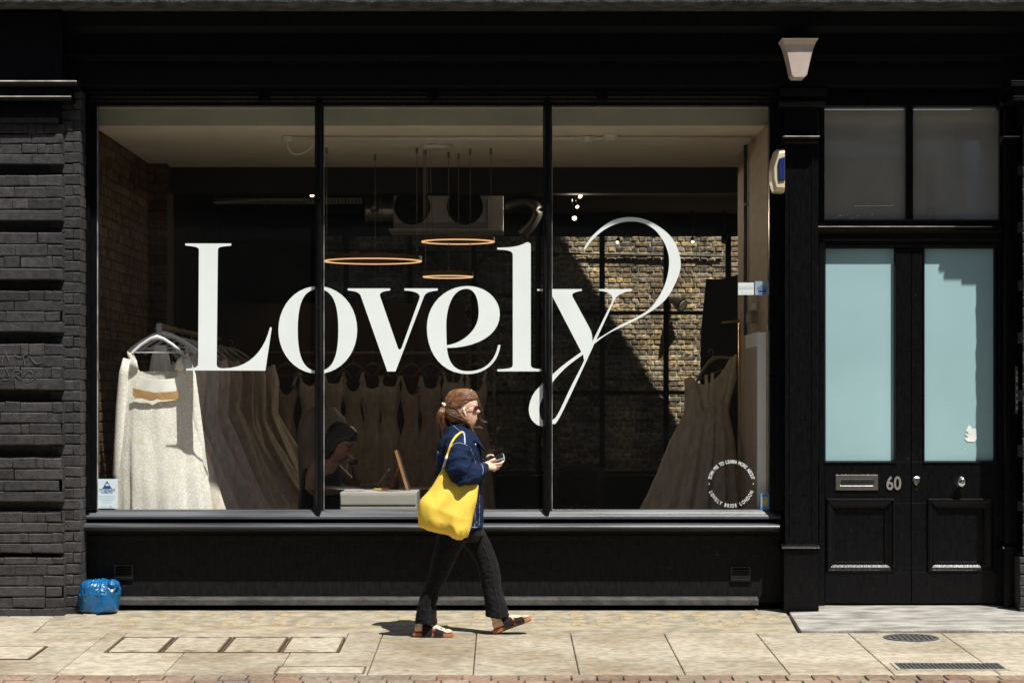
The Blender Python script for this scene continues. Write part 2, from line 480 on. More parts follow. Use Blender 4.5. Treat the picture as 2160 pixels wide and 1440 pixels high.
def slab_mat():
    m = STONE.copy(); m.name = 'york_stone_slabs'
    n = m.node_tree.nodes; l = m.node_tree.links
    b = n['Principled BSDF']
    src = b.inputs['Base Color'].links[0].from_socket
    at = n.new('ShaderNodeAttribute'); at.attribute_name = 'rnd'
    r = n.new('ShaderNodeValToRGB')
    r.color_ramp.elements[0].color = (.84, .82, .78, 1); r.color_ramp.elements[1].color = (1.08, 1.06, 1.03, 1)
    l.new(at.outputs['Fac'], r.inputs[0])
    mx = n.new('ShaderNodeMix'); mx.data_type = 'RGBA'; mx.blend_type = 'MULTIPLY'; mx.inputs['Factor'].default_value = 1
    l.new(src, mx.inputs['A']); l.new(r.outputs[0], mx.inputs['B'])
    # stains, gum spots and small dark chips
    tc = n.new('ShaderNodeTexCoord')
    vo = n.new('ShaderNodeTexVoronoi'); vo.inputs['Scale'].default_value = 4.6
    l.new(tc.outputs['Object'], vo.inputs['Vector'])
    r2 = n.new('ShaderNodeValToRGB')
    r2.color_ramp.elements[0].position = .05; r2.color_ramp.elements[0].color = (.42, .38, .35, 1)
    r2.color_ramp.elements[1].position = .075; r2.color_ramp.elements[1].color = (1, 1, 1, 1)
    l.new(vo.outputs['Distance'], r2.inputs[0])
    m2 = n.new('ShaderNodeMix'); m2.data_type = 'RGBA'; m2.blend_type = 'MULTIPLY'; m2.inputs['Factor'].default_value = .85
    l.new(mx.outputs['Result'], m2.inputs['A']); l.new(r2.outputs[0], m2.inputs['B'])
    n3 = n.new('ShaderNodeTexNoise'); n3.inputs['Scale'].default_value = 1.1; n3.inputs['Detail'].default_value = 8
    l.new(tc.outputs['Object'], n3.inputs['Vector'])
    r3 = n.new('ShaderNodeValToRGB')
    r3.color_ramp.elements[0].position = .36; r3.color_ramp.elements[0].color = (.74, .68, .60, 1)
    r3.color_ramp.elements[1].position = .56; r3.color_ramp.elements[1].color = (1.03, 1.03, 1.02, 1)
    l.new(n3.outputs[0], r3.inputs[0])
    m3 = n.new('ShaderNodeMix'); m3.data_type = 'RGBA'; m3.blend_type = 'MULTIPLY'; m3.inputs['Factor'].default_value = 1
    l.new(m2.outputs['Result'], m3.inputs['A']); l.new(r3.outputs[0], m3.inputs['B'])
    l.new(m3.outputs['Result'], b.inputs['Base Color'])
    return m
SLAB = slab_mat()

slabs = MB()
jx = [-10.2, -9.58, -8.96, -8.35, -7.73, -7.1, -6.5, -5.88, -5.27, -4.65, -4.03, -3.45, -2.61, -2.02, -1.41, -.79, -.172, .448, 1.066, 1.677, 2.285, 2.90, 3.52, 4.13, 4.75, 5.37, 5.98, 6.6, 7.2, 7.8, 8.4, 9.]
YA, YB, YC = -1.28, -2.235, -3.14
COV = [(gp(x0, 1342)[0], gp(x1, 1342)[0]) for x0, x1 in ((262, 367), (375, 487), (495, 607), (615, 727))]
cy0, cy1 = gp(0, 1375)[1], gp(0, 1343)[1]
cxa, cxb = -2.61, -.79
for i in range(len(jx) - 1):
    a, b = jx[i], jx[i + 1]
    if a >= cxa - .01 and b <= cxb + .01:
        continue
    if -3.5 < a < -3.4:
        continue
    split = random.random()
    sp = YB + (0 if 0 < i % 3 else .16 * (1 if i % 2 else -1))
    slabs_rows = ((YA, sp), (sp, YC))
    for y1, y0 in slabs_rows:
        slab_sheet(slabs, [(a, y0), (b, y0), (b, y1), (a, y1)])
# slabs round the row of inspection covers
x_l, x_r = COV[0][0] - .013, COV[3][1] + .013
slab_sheet(slabs, [(cxa, cy0 - .02), (x_l, cy0 - .02), (x_l, YA), (cxa, YA)])
slab_sheet(slabs, [(x_r, cy0 - .02), (cxb, cy0 - .02), (cxb, YA), (x_r, YA)])
slab_sheet(slabs, [(x_l, cy1 + .02), (x_r, cy1 + .02), (x_r, YA), (x_l, YA)], rnd=.6)
for a, b in ((cxa, -1.98), (-1.98, -1.32), (-1.32, cxb)):
    slab_sheet(slabs, [(a, YC), (b, YC), (b, cy0 - .02), (a, cy0 - .02)])
slab_sheet(slabs, [(-3.45, YC), (-2.61, YC), (-2.61, gp(0, 1391)[1]), (-3.45, gp(0, 1391)[1])])
slab_sheet(slabs, [(-3.45, gp(0, 1361)[1]), (-2.61, gp(0, 1361)[1]), (-2.61, YA), (-3.45, YA)])
slab_sheet(slabs, [(-2.88, gp(0, 1391)[1]), (-2.61, gp(0, 1391)[1]), (-2.61, gp(0, 1361)[1]), (-2.88, gp(0, 1361)[1])])
# slabs in front of the next-door walls
for i in range(len(jx) - 1):
    a, b = jx[i], jx[i + 1]
    if b < -3.05 or a > 3.5:
        slab_sheet(slabs, [(a, YA), (b, YA), (b, .05), (a, .05)])
slab_sheet(slabs, [(-3.45, YA), (gp(70, 1333)[0], YA), (gp(112, 1300)[0], -.36), (-3.45, -.36)])
tag(part('pavement', slabs, SLAB, rnd=True), kind='structure')

# tan strip along the shop front with rows of filled cellar lights
strip = MB()
xs0, xs1 = gp(72, 1333)[0], gp(1686, 1332)[0]
slab_sheet(strip, [(xs0 + .01, YA + .005), (xs1 - .02, YA + .005), (gp(1663, 1298)[0], -.36), (gp(1663, 1298)[0], .2), (-3.1, .2), (gp(112, 1300)[0], -.36)], top=.002, gap=.0)
lights = MB()
rs = random.Random(5)
kx = -2.95
while kx < 1.86:
    for yy in (-.32, -.50, -.68, -.86):
        if rs.random() < .68:
            a = rs.uniform(-.006, .006)
            h = rs.uniform(.002, .007); z0 = gz(yy)
            x0, x1 = kx + a, kx + a + .1
            lights.cur = rs.random()
            lights.loft([[(x0, yy - .05, z0 - .01), (x1, yy - .05, z0 - .01), (x1, yy + .05, z0 - .005), (x0, yy + .05, z0 - .005)],
                         [(x0, yy - .05, z0 + h - .004), (x1, yy - .05, z0 + h - .004), (x1, yy + .05, z0 + h), (x0, yy + .05, z0 + h)],
                         [(x0 + .008, yy - .042, z0 + h), (x1 - .008, yy - .042, z0 + h), (x1 - .008, yy + .042, z0 + h + .003), (x0 + .008, yy + .042, z0 + h + .003)]])
    kx += .171
st = tag(part('path', strip, TAN), kind='structure')
part('pavement_light', lights, mat('cellar_light_fill', (.345, .275, .17), .8, .3, 20, .5, 90), st)

# door step: one worn grey slab
step = MB()
sp = [(gp(1665, 1297)[0], -.33), (gp(1690, 1333)[0], -1.23), (4.6, -1.21), (4.6, .16), (2.27, .16), (2.22, -.30)]
step.add([(x, y, gz(y) - .03) for x, y in sp] + [(x, y, .033 + .047 * (y - .1)) for x, y in sp],
         [(5, 4, 3, 2, 1, 0), (6, 7, 8, 9, 10, 11)] + [(i, (i + 1) % 6, 6 + (i + 1) % 6, 6 + i) for i in range(6)])
tag(part('door_step', step, GREYSTONE, bevel=.006), 'worn grey stone step sloping up to the black double door', 'step')

# brick edging, kerb and road
sett = MB(); rs = random.Random(3)
yy = YC - .006
for row in range(2):
    x = -7 - row * .08
    while x < 7:
        wd = .155 + rs.uniform(-.01, .01)
        sett.cur = rs.uniform(.1, 1)
        slab_sheet(sett, [(x, yy - .2), (x + wd, yy - .2), (x + wd, yy), (x, yy)], top=rs.uniform(-.004, .003), gap=.004, rnd=sett.cur)
        x += wd + .002
    yy -= .205
tag(part('brick_edging', sett, SETT, rnd=True), kind='structure')
kb = MB(); kb.box(-30, 30, -3.78, -3.57, -.30, gz(-3.57) + .005)
tag(part('kerb', kb, mat('granite_kerb', (.27, .26, .25), .8, .2, 40, .3, 120), bevel=.015), kind='structure')
rd = MB(); rd.add([(-40, -3.78, -.235), (40, -3.78, -.235), (40, -16, -.235), (-40, -16, -.235)], [(0, 1, 2, 3)])
tag(part('road', rd, ASPH), kind='structure')
fp = MB(); fp.box(-40, 40, -20.4, -16, -.4, -.11)
tag(part('far_pavement', fp, STONE), kind='structure')
gr = MB(); gr.add([(-120, 40, -.45), (120, 40, -.45), (120, -90, -.45), (-120, -90, -.45)], [(0, 1, 2, 3)])
tag(part('ground', gr, ASPH), kind='structure')

# ------------------------------------------------------------------ covers let into the pavement
for i, (x0, x1) in enumerate(COV):
    lab = ['leftmost of four joined stone filled inspection covers in the pavement', 'second from left of four joined stone filled inspection covers', 'third from left of four joined stone filled inspection covers', 'rightmost of four joined stone filled inspection covers, left of the sandals'][i]
    t = thing('inspection_cover', lab, 'manhole cover', ((x0 + x1) / 2, (cy0 + cy1) / 2, gz(cy0)), 'inspection covers in a row')
    fr = MB(); zz = lambda y: gz(y) + .002
    e = .006
    for a0, a1, b0, b1 in ((x0 - .006, x1 + .006, cy0 - .006, cy0 + e), (x0 - .006, x1 + .006, cy1 - e, cy1 + .006), (x0 - .006, x0 + e, cy0 + e, cy1 - e), (x1 - e, x1 + .006, cy0 + e, cy1 - e)):
        fr.add([(a0, b0, zz(b0) - .03), (a1, b0, zz(b0) - .03), (a1, b1, zz(b1) - .03), (a0, b1, zz(b1) - .03), (a0, b0, zz(b0)), (a1, b0, zz(b0)), (a1, b1, zz(b1)), (a0, b1, zz(b1))],
               [(0, 3, 2, 1), (4, 5, 6, 7), (0, 1, 5, 4), (1, 2, 6, 5), (2, 3, 7, 6), (3, 0, 4, 7)])
    part('frame', fr, RUST, t)
    inn = MB(); slab_sheet(inn, [(x0 + e, cy0 + e), (x1 - e, cy0 + e), (x1 - e, cy1 - e), (x0 + e, cy1 - e)], top=-.001 + .002 * (i % 2), gap=.004, rnd=.5 + .1 * i)
    part('infill', inn, SLAB, t, rnd=True)
    for yy in (cy0 + .05, cy1 - .05):
        kh = MB(); kh.loft([[((x0 + x1) / 2 + dx, yy + dy, gz(yy) + .004) for dx, dy in ((-.05, 0), (0, -.012), (.05, 0), (0, .012))], [((x0 + x1) / 2 + dx * .8, yy + dy * .8, gz(yy) + .0065) for dx, dy in ((-.05, 0), (0, -.012), (.05, 0), (0, .012))]])
        part('lifting_slot', kh, RUST, t)

def small_cover(label, x0, x1, y0, y1):
    t = thing('inspection_cover', label, 'manhole cover', ((x0 + x1) / 2, (y0 + y1) / 2, gz(y0)))
    fr = MB(); zz = lambda y: gz(y) + .003; e = .012
    for a0, a1, b0, b1 in ((x0, x1, y0, y0 + e), (x0, x1, y1 - e, y1), (x0, x0 + e, y0 + e, y1 - e), (x1 - e, x1, y0 + e, y1 - e)):
        fr.add([(a0, b0, zz(b0) - .03), (a1, b0, zz(b0) - .03), (a1, b1, zz(b1) - .03), (a0, b1, zz(b1) - .03), (a0, b0, zz(b0)), (a1, b0, zz(b0)), (a1, b1, zz(b1)), (a0, b1, zz(b1))],
               [(0, 3, 2, 1), (4, 5, 6, 7), (0, 1, 5, 4), (1, 2, 6, 5), (2, 3, 7, 6), (3, 0, 4, 7)])
    part('frame', fr, RUST, t)
    inn = MB(); slab_sheet(inn, [(x0 + e, y0 + e), (x1 - e, y0 + e), (x1 - e, y1 - e), (x0 + e, y1 - e)], top=.002, gap=.004, rnd=.8)
    part('infill', inn, SLAB, t, rnd=True)
a = gp(2, 1390); b = gp(118, 1362)
small_cover('stone filled cover at the left end of the pavement below the brick pier', -3.43, -2.885, a[1], b[1])
a = gp(572, 1421); b = gp(790, 1405)
small_cover('stone filled cover beside the brick edging below the walking woman', gp(580, 1415)[0], gp(770, 1415)[0], a[1], b[1])

# round coal-hole grating and long drain grating by the step
cxx, cyy = gp(1922, 1345)
t = thing('coal_hole_cover', 'round iron coal hole grating in the slab below the step', 'manhole cover', (cxx, cyy, gz(cyy)))
rg = MB(); n = 40
for r0, r1, h in ((.155, .18, .006),):
    q = []
    for rr, hh in ((r0, -.02), (r0, h), (r1, h), (r1, -.02)):
        q.append([(cxx + rr * math.cos(2 * PI * k / n), cyy + rr * math.sin(2 * PI * k / n), gz(cyy + rr * math.sin(2 * PI * k / n)) + hh) for k in range(n)])
    rg.loft(q + [q[0]], cap=False)
part('frame', rg, IRON, t, smooth=False)
gb2 = MB()
for k in range(-4, 5):
    x = k * .034; hl = math.sqrt(max(0, .155 ** 2 - x * x))
    if hl > .02:
        gb2.add([(cxx + x + sx * .010, cyy + sy * hl, gz(cyy + sy * hl) + z) for z in (-.02, .004) for sx, sy in ((-1, -1), (1, -1), (1, 1), (-1, 1))], [(0, 3, 2, 1), (4, 5, 6, 7), (0, 1, 5, 4), (1, 2, 6, 5), (2, 3, 7, 6), (3, 0, 4, 7)])
part('grille', gb2, IRON, t)
bk = MB(); bk.add([(cxx + .16 * math.cos(2 * PI * k / n), cyy + .16 * math.sin(2 * PI * k / n), gz(cyy + .16 * math.sin(2 * PI * k / n)) + .0015) for k in range(n)], [tuple(range(n))])
part('base', bk, mat('dark_void', (.012, .011, .011), .9), t)
gx0, gy0 = gp(1885, 1413); gx1, gy1 = gp(2120, 1398); gx0 = gp(1885, 1405)[0]; gx1 = gp(2120, 1405)[0]
t = thing('drain_grating', 'long rectangular iron drain grating beside the brick edging', 'drain', ((gx0 + gx1) / 2, (gy0 + gy1) / 2, gz(gy0)))
fr = MB()
for a0, a1, b0, b1 in ((gx0, gx1, gy0, gy0 + .02), (gx0, gx1, gy1 - .02, gy1), (gx0, gx0 + .02, gy0 + .02, gy1 - .02), (gx1 - .02, gx1, gy0 + .02, gy1 - .02)):
    fr.add([(x, y, gz(y) + z) for z in (-.03, .006) for x, y in ((a0, b0), (a1, b0), (a1, b1), (a0, b1))], [(0, 3, 2, 1), (4, 5, 6, 7), (0, 1, 5, 4), (1, 2, 6, 5), (2, 3, 7, 6), (3, 0, 4, 7)])
part('frame', fr, STONE, t)
g3 = MB(); x = gx0 + .03
while x < gx1 - .03:
    g3.add([(xx, y, gz(y) + z) for z in (-.03, .005) for xx, y in ((x, gy0 + .02), (x + .014, gy0 + .02), (x + .014, gy1 - .02), (x, gy1 - .02))], [(0, 3, 2, 1), (4, 5, 6, 7), (0, 1, 5, 4), (1, 2, 6, 5), (2, 3, 7, 6), (3, 0, 4, 7)])
    x += .026
part('grille', g3, IRON, t)
bk = MB(); bk.add([(x, y, gz(y) + .0022) for x, y in ((gx0, gy0), (gx1, gy0), (gx1, gy1), (gx0, gy1))], [(0, 1, 2, 3)])
part('base', bk, MATS['dark_void'], t)

# ================================================================== SHOP BUILDING
shop = thing('shop_building', 'black painted Victorian shop front with big three pane window and brick pier', 'building', (0, 0, 0))
LEDGE = mat('weathered_stone_ledge', (.06, .06, .063), .9, .5, 12, .9, 50)
co = MB()
rs = random.Random(11); xs = [-6 + .05 * i for i in range(241)]
q = []
for x in xs:
    e = rs.uniform(-.006, .006); e2 = rs.uniform(-.006, .006)
    q.append([(x, .35, 4.222), (x, -.56, 4.222), (x, -.606 + e, 4.24 + e2), (x, -.612 + e, 4.30), (x, -.59, 4.42), (x, .35, 4.45)])
co.loft(q)
part('cornice', co, LEDGE, shop)
uw = MB(); uw.box(-6, 6, -.1, .3, 4.4, 10.5)  # unseen height raised to keep direct sun out of the lobby opening
part('upper_wall', uw, BLACKM, shop)
fa = MB()
xl = X(137, -.3)
fa.prism_x([(.0, 4.222), (-.32, 4.222), (-.30, 4.12), (-.26, 4.08), (-.26, Z(122, -.26)), (-.30, Z(119, -.3)), (-.30, Z(113, -.3)), (-.22, Z(110, -.22) - .06), (-.22, Z(181, -.22)), (-.20, Z(184, -.2)), (.0, Z(184, -.2))], xl, 4.6)
part('fascia', fa, BLACKM, shop, bevel=.004)
fl = MB(); fl.prism_x([(0, 4.222), (-.40, 4.222), (-.40, Z(168, -.4)), (0, Z(168, -.4))], -6, X(131, -.4))
part('fascia_end_block', fl, BLACKM, shop, bevel=.006)
hd = MB(); hd.box(-6, 4.6, .0, .24, 3.62, 4.222)
part('lintel', hd, BLACKM, shop)

# brick piers in banded courses
PIER = brick_mat('black_painted_brick', [(.042, .040, .041), (.052, .050, .051), (.035, .034, .035), (.062, .059, .060)], (.040, .038, .039), rough=.6, grime=.35, bump=.6)
BANDS = [(260, 346), (368, 466), (489, 590), (612, 700), (724, 822), (846, 938), (964, 1058), (1079, 1166)]
def pier(side):
    pm = MB(); rs = random.Random(21 + side)
    YF, YS = (-.355, -.27) if side < 0 else (-.285, -.24)
    if side < 0: xa, xb, xc, xo = -4.2, X(131, YF), X(172, YS), -4.2
    else: xa, xb, xc, xo = X(2158, YF), 5.0, X(2156, YS), 5.0
    for y0, y1 in BANDS:
        zt, zb = Z(y0, YF), Z(y1, YF)
        nb = 4; bh = (zt - zb) / nb
        # solid core of the band
        pm.cur = 0; pm.box(xa, xb, YF + .008, -.1, zb, zt)
        if side < 0:
            bricks(pm, (xa, YF + .008, zb), (1, 0, 0), (0, -1, 0), xb - xa - .001, zt - zb, bh=bh - .005, j=.005, bl=.222, d=.009, jit=.004, dj=.0035, rs=rs, chip=.007, vary=1, vj=.0012, vchip=.0022)
            bricks(pm, (xb, YF + .006, zb), (0, 1, 0), (1, 0, 0), .11, zt - zb, bh=bh - .005, j=.005, bl=.108, d=.004, bond='stretcher', jit=.0015, dj=.0016, rs=rs, chip=.003)
    if side > 0: pm.cur = 0; pm.box(xa, xb, YF + .014, -.1, -.05, Z(262, YF)); bricks(pm, (xa, YF + .013, .40), (1, 0, 0), (0, -1, 0), xb - xa, Z(262, YF) - .40, bh=.071, j=.005, bl=.222, d=.009, jit=.004, dj=.0035, rs=rs, chip=.007, vary=1, vj=.0012, vchip=.0022)
    # base course and set-back shaft
    YB_ = -.367 if side < 0 else -.30; zb = Z(1176, -.375)
    x1 = X(134, -.375) if side < 0 else xb
    x0 = xa if side < 0 else X(2156, -.375)
    pm.cur = 0; pm.box(x0, x1, YB_, -.1, -.05, zb)
    bricks(pm, (x0, YB_, -.03), (1, 0, 0), (0, -1, 0), x1 - x0, zb + .03, bh=.071, j=.005, bl=.222, d=.009, jit=.004, dj=.0035, rs=rs, chip=.007, vary=1, vj=.0012, vchip=.0022)
    if side < 0:
        bricks(pm, (x1, -.37, -.03), (0, 1, 0), (1, 0, 0), .11, zb + .03, bh=.071, j=.005, bl=.108, d=.004, bond='stretcher', jit=.0015, dj=.0016, rs=rs, chip=.003)
    pm.cur = 0; pm.box(xa if side < 0 else xc + .01, (xc - .01) if side < 0 else xb, YS + .008, .2, -.05, 3.72)
    if side < 0:
        bricks(pm, (xb - .10, YS + .008, -.03), (1, 0, 0), (0, -1, 0), xc - xb + .09, 3.7, bh=.071, j=.005, bl=.222, d=.009, jit=.0035, dj=.003, rs=rs, chip=.007, vj=.0012, vchip=.0022)
        bricks(pm, (xc - .01, YS + .004, -.03), (0, 1, 0), (1, 0, 0), .21, 3.7, bh=.071, j=.005, bl=.105, d=.005, jit=.0015, dj=.0016, rs=rs, chip=.003)
    else:
        bricks(pm, (xc + .01, -.07, -.03), (0, -1, 0), (-1, 0, 0), .20, 3.4, bh=.071, j=.005, bl=.105, d=.005, jit=.0015, dj=.0016, rs=rs, chip=.003)
        bricks(pm, (xc + .01, YS + .008, -.03), (1, 0, 0), (0, -1, 0), .4, 3.4, bh=.071, j=.005, bl=.222, d=.009, jit=.0035, dj=.003, rs=rs, chip=.007, vj=.0012, vchip=.0022)
    part('brick_pier', pm, PIER, shop, rnd=True)
    cap = MB()
    xr, xm, xn = (X(161, -.46), X(147, -.43), X(124, -.385)) if side < 0 else (X(2132, -.46), X(2140, -.43), X(2160, -.385))
    lo = -4.2 if side < 0 else 5.0
    def cb(x, yf, za, zb_):
        cap.box(min(lo, x), max(lo, x), yf, -.12, za, zb_)
    cb(xr, -.46, Z(183, -.46), Z(173, -.46))
    cb(xm, -.43, Z(203, -.43), Z(183, -.46) - .002)
    cb(xm + (.012 if side < 0 else -.012), -.442, Z(214, -.43), Z(204, -.43))
    cb(xn, -.395, Z(262, -.385), Z(214, -.43) - .002)
    part('pier_cap', cap, BLACKM, shop, bevel=.008)
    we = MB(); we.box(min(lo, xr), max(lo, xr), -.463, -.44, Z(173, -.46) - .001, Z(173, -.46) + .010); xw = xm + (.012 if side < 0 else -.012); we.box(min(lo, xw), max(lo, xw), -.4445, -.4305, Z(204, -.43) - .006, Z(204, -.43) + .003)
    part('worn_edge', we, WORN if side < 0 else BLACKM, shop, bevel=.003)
pier(-1); pier(1)

# graffiti scratched on the pier
gf = MB()
for st_ in ([(4, 770), (10, 742), (18, 760), (14, 748), (4, 762)], [(30, 748), (44, 752), (60, 746), (50, 748), (52, 770)], [(62, 750), (75, 766), (90, 763)], [(2, 796), (12, 786), (6, 800), (20, 798), (12, 778)], [(26, 800), (30, 782), (46, 784), (34, 792), (48, 801)], [(52, 790), (64, 782), (68, 792), (56, 806), (74, 798), (82, 786)]):
    gf.tube([P(x, y, -.360) for x, y in smooth_path([(a, b, 0) for a, b in st_], 4) for _ in (0,)] if False else [P(q.x, q.y, -.360) for q in smooth_path([(a, b, 0) for a, b in st_], 4)], .0022, 5)
part('scratched_writing', gf, mat('chalk_scratch', (.10, .10, .105), .9), shop)

# ---- stall riser, plinth, sill
sr = MB(); xL, xR = X(178), X(1650)
sr.box(xL, xR, .0, .16, .05, Z(1112))
sr.box(xL, xR, -.012, -.002, Z(1138), Z(1128))
part('stall_riser', sr, RISER, shop, bevel=.003)
sb = MB(); sb.box(X(172), X(1650), .032, .17, Z(1111.9), Z(1077)); part('sill_backing', sb, BLACKM, shop)
pl = MB(); pl.prism_x([(.0, Z(1257)), (-.075, Z(1262, -.075)), (-.085, Z(1264, -.085)), (-.085, Z(1276, -.085)), (.0, Z(1276, -.085))], X(236, -.085), X(1600, -.085))
part('plinth_ledge', pl, mat('worn_black_ledge', (.05, .048, .047), .75, .45, 9, .5, 60), shop, bevel=.004)
pb = MB(); pb.box(xL, xR, .09, .16, -.05, .049)
part('plinth', pb, BLACKM, shop)
s1 = MB()
prof = [(.03, Z(1074)), (.0, Z(1074.5)), (-.012, Z(1078)), (-.018, Z(1078.6)), (-.03, Z(1083)), (-.038, Z(1083.6)), (-.052, Z(1089, -.05)), (-.052, Z(1094, -.05)), (.03, Z(1094, -.05))]
s1.prism_x(prof, X(184), X(1646))
part('window_sill', s1, SILL, shop, bevel=.0015)
s2 = MB()
prof = [(.03, Z(1101)), (-.04, Z(1102)), (-.125, Z(1105, -.12)), (-.152, Z(1107.5, -.15)), (-.160, Z(1111, -.15)), (-.152, Z(1115, -.15)), (-.10, Z(1117.5, -.1)), (.0, Z(1120))]
s2.prism_x(prof, X(172, -.15), X(1645, -.15))
part('lower_sill', s2, SILL, shop, bevel=.002)

def vent(px0, px1, py0, py1):
    v = MB(); x0, x1, z0, z1 = X(px0), X(px1), Z(py1), Z(py0)
    for a in ((x0, x1, z0, z0 + .012), (x0, x1, z1 - .01, z1), (x0, x0 + .012, z0 + .012, z1 - .01), (x1 - .012, x1, z0 + .012, z1 - .01)):
        v.box(a[0], a[1], -.016, -.0005, a[2], a[3])
    k = z0 + .016
    while k < z1 - .02:
        v.add([(x0 + .012, -.004, k + .012), (x1 - .012, -.004, k + .012), (x1 - .012, -.02, k), (x0 + .012, -.02, k), (x0 + .012, -.002, k + .006), (x1 - .012, -.002, k + .006), (x1 - .012, -.018, k - .004), (x0 + .012, -.018, k - .004)],
              [(0, 1, 2, 3), (7, 6, 5, 4), (3, 2, 6, 7), (0, 3, 7, 4), (1, 5, 6, 2), (0, 4, 5, 1)])
        k += .016
    part('air_vent', v, mat('vent_paint', (.007, .007, .0075), .4, .3, 20), shop)
vent(241, 282, 1190, 1221); vent(1541, 1583, 1194, 1225)

# ---- window frame, mullions, panes
EDGE_LIGHT = mat('sunlit_edge_tint', (.30, .29, .27), .8, .5, 30, stretch=(1, 1, .3))  # pale tint painting the sunlit highlight along mullion and jamb edges
wf = MB()
zt, zb = Z(224), Z(1075)
for x0, x1, yf in ((X(178), X(193), -.06), (X(193), X(206), -.035), (X(1622), X(1633), -.035), (X(1633), X(1652), -.06)):
    wf.box(x0, x1, yf, .06, zb - .0, Z(200))
wf.prism_x([(.06, Z(184)), (-.10, Z(184)), (-.10, Z(199)), (-.06, Z(200)), (-.06, Z(206)), (-.045, Z(209)), (-.045, Z(214)), (-.03, Z(217)), (-.03, Z(224)), (.06, Z(224))], X(179), X(1651))
part('window_frame', wf, BLACK, shop, bevel=.003)
for a in (548, 903, 1258):
    bk = MB(); bk.box(X(a), X(a + 23), -.125, -.06, Z(218), Z(186))
    part('awning_bracket', bk, BLACK, shop, bevel=.004)
for px0, px1 in ((664, 683), (1145.5, 1164)):
    mu = MB(); xc = (X(px0) + X(px1)) / 2; hw = (X(px1) - X(px0)) / 2
    prof = [(-hw, .05), (-hw, -.006), (-hw + .007, -.012), (-hw + .012, -.05), (-.008, -.066), (.008, -.066), (hw - .012, -.05), (hw - .007, -.012), (hw, -.006), (hw, .05)]
    zlo, zhi = Z(1076), Z(218)
    rings = [[(xc + x, y, zhi) for x, y in prof], [(xc + x, y, zlo) for x, y in prof]]
    tip = [(xc + x * .25, max(y, -.05), zlo - .045) for x, y in prof]
    mu.loft(rings + [tip])
    part('mullion', mu, BLACK, shop, bevel=.0015)
    pu = MB(); pu.box(xc + hw, xc + hw + .004, -.012, -.001, Z(1075), Z(226)); part('sunlit_edge_strip', pu, EDGE_LIGHT, shop)  # added strip, a painted highlight on the mullion's right edge
pu = MB(); pu.box(X(206), X(206) + .004, -.02, -.001, Z(1075), Z(226)); part('sunlit_edge_strip', pu, EDGE_LIGHT, shop)
GLASS = glass_mat('shop_glass', (.985, .995, .99), .004, (.6, .62, .6), 1.42)
for px0, px1 in ((203, 666), (681, 1147), (1162, 1625)):
    g = MB(); g.add([(X(px0), 0, zb - .01), (X(px1), 0, zb - .01), (X(px1), 0, zt + .01), (X(px0), 0, zt + .01)], [(0, 1, 2, 3)])
    part('window_pane', g, GLASS, shop)

# ---- pilasters
def pilaster(px0, px1, yf, base=True):
    m = MB(); x0, x1 = X(px0, yf), X(px1, yf)
    m.box(x0, x1, yf, .1, .0, Z(186, yf))
    m.box(x0 + .03, x0 + .038, yf - .006, yf - .0005, Z(1140, yf), Z(322, yf))
    m.box(x1 - .046, x1 - .038, yf - .006, yf - .0005, Z(1140, yf), Z(322, yf))
    part('pilaster', m, BLACK, shop, bevel=.003)
    c = MB(); o = .03
    c.prism_x([(.0, Z(285, yf)), (yf - .075, Z(286, yf - .07)), (yf - .085, Z(289, yf - .08)), (yf - .07, Z(293, yf - .07)), (yf - .03, Z(299, yf)), (yf - .001, Z(305, yf)), (0, Z(305, yf))], x0 - .03, x1 + .0)
    part('capital_moulding', c, BLACK, shop, bevel=.004); c = MB()
    c.prism_x([(.0, Z(188, yf)), (yf - .06, Z(188, yf)), (yf - .05, Z(204, yf)), (yf - .02, Z(208, yf)), (yf - .045, Z(216, yf)), (yf - .03, Z(226, yf)), (yf - .001, Z(230, yf)), (0, Z(230, yf))], x0 - .045, x1 + .05)
    part('capital', c, BLACK, shop, bevel=.004)
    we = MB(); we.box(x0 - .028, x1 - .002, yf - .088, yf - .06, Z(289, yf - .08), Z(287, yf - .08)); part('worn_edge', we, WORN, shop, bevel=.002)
    if base:
        b = MB()
        b.box(x0 - .012, x1 - .0, yf - .035, .08, -.02, Z(1159, yf - .03))
        b.prism_x([(.0, Z(1146, yf)), (yf - .004, Z(1147, yf)), (yf - .04, Z(1151, yf - .03)), (yf - .055, Z(1155, yf - .05)), (yf - .052, Z(1159, yf - .05) + .001), (0, Z(1159, yf - .05) + .001)], x0 - .03, x1 + .006)
        part('pilaster_base', b, BLACK, shop, bevel=.004)
pilaster(1656, 1726, -.18)
pilaster(2120, 2154, -.10)

# ---- entrance: frame, fanlight, two leaves
DY = .05
df = MB()
zdt = Z(520, DY)
for x0, x1, yf in ((X(1727), X(1739), -.01), (X(2108), X(2121), -.01)):
    df.box(x0, x1, yf, .12, .02, Z(226))
df.box(X(1727) - .02, X(2122), -.06, .12, Z(226), Z(184, -.2) - .001)
df.prism_x([(.12, Z(476)), (-.03, Z(477)), (-.045, Z(479)), (-.045, Z(487)), (-.02, Z(491)), (-.02, Z(505)), (.0, Z(508)), (.0, Z(519)), (.12, Z(519))], X(1720), X(2112))
df.prism_x([(.12, Z(462)), (.0, Z(463)), (-.006, Z(466)), (-.006, Z(476) - .001), (.12, Z(476) - .001)], X(1728), X(2110))
df.box(X(1911), X(1926), -.005, .1, Z(463), Z(225))
part('door_frame', df, BLACK, shop, bevel=.003)
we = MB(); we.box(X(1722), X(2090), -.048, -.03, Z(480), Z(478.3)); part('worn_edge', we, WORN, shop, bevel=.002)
FGL = glass_mat('hazed_fanlight_glass', (.9, .92, .9), .36, (.66, .65, .58))  # diffuse haze brightens the panes, standing in for reflected and lobby light
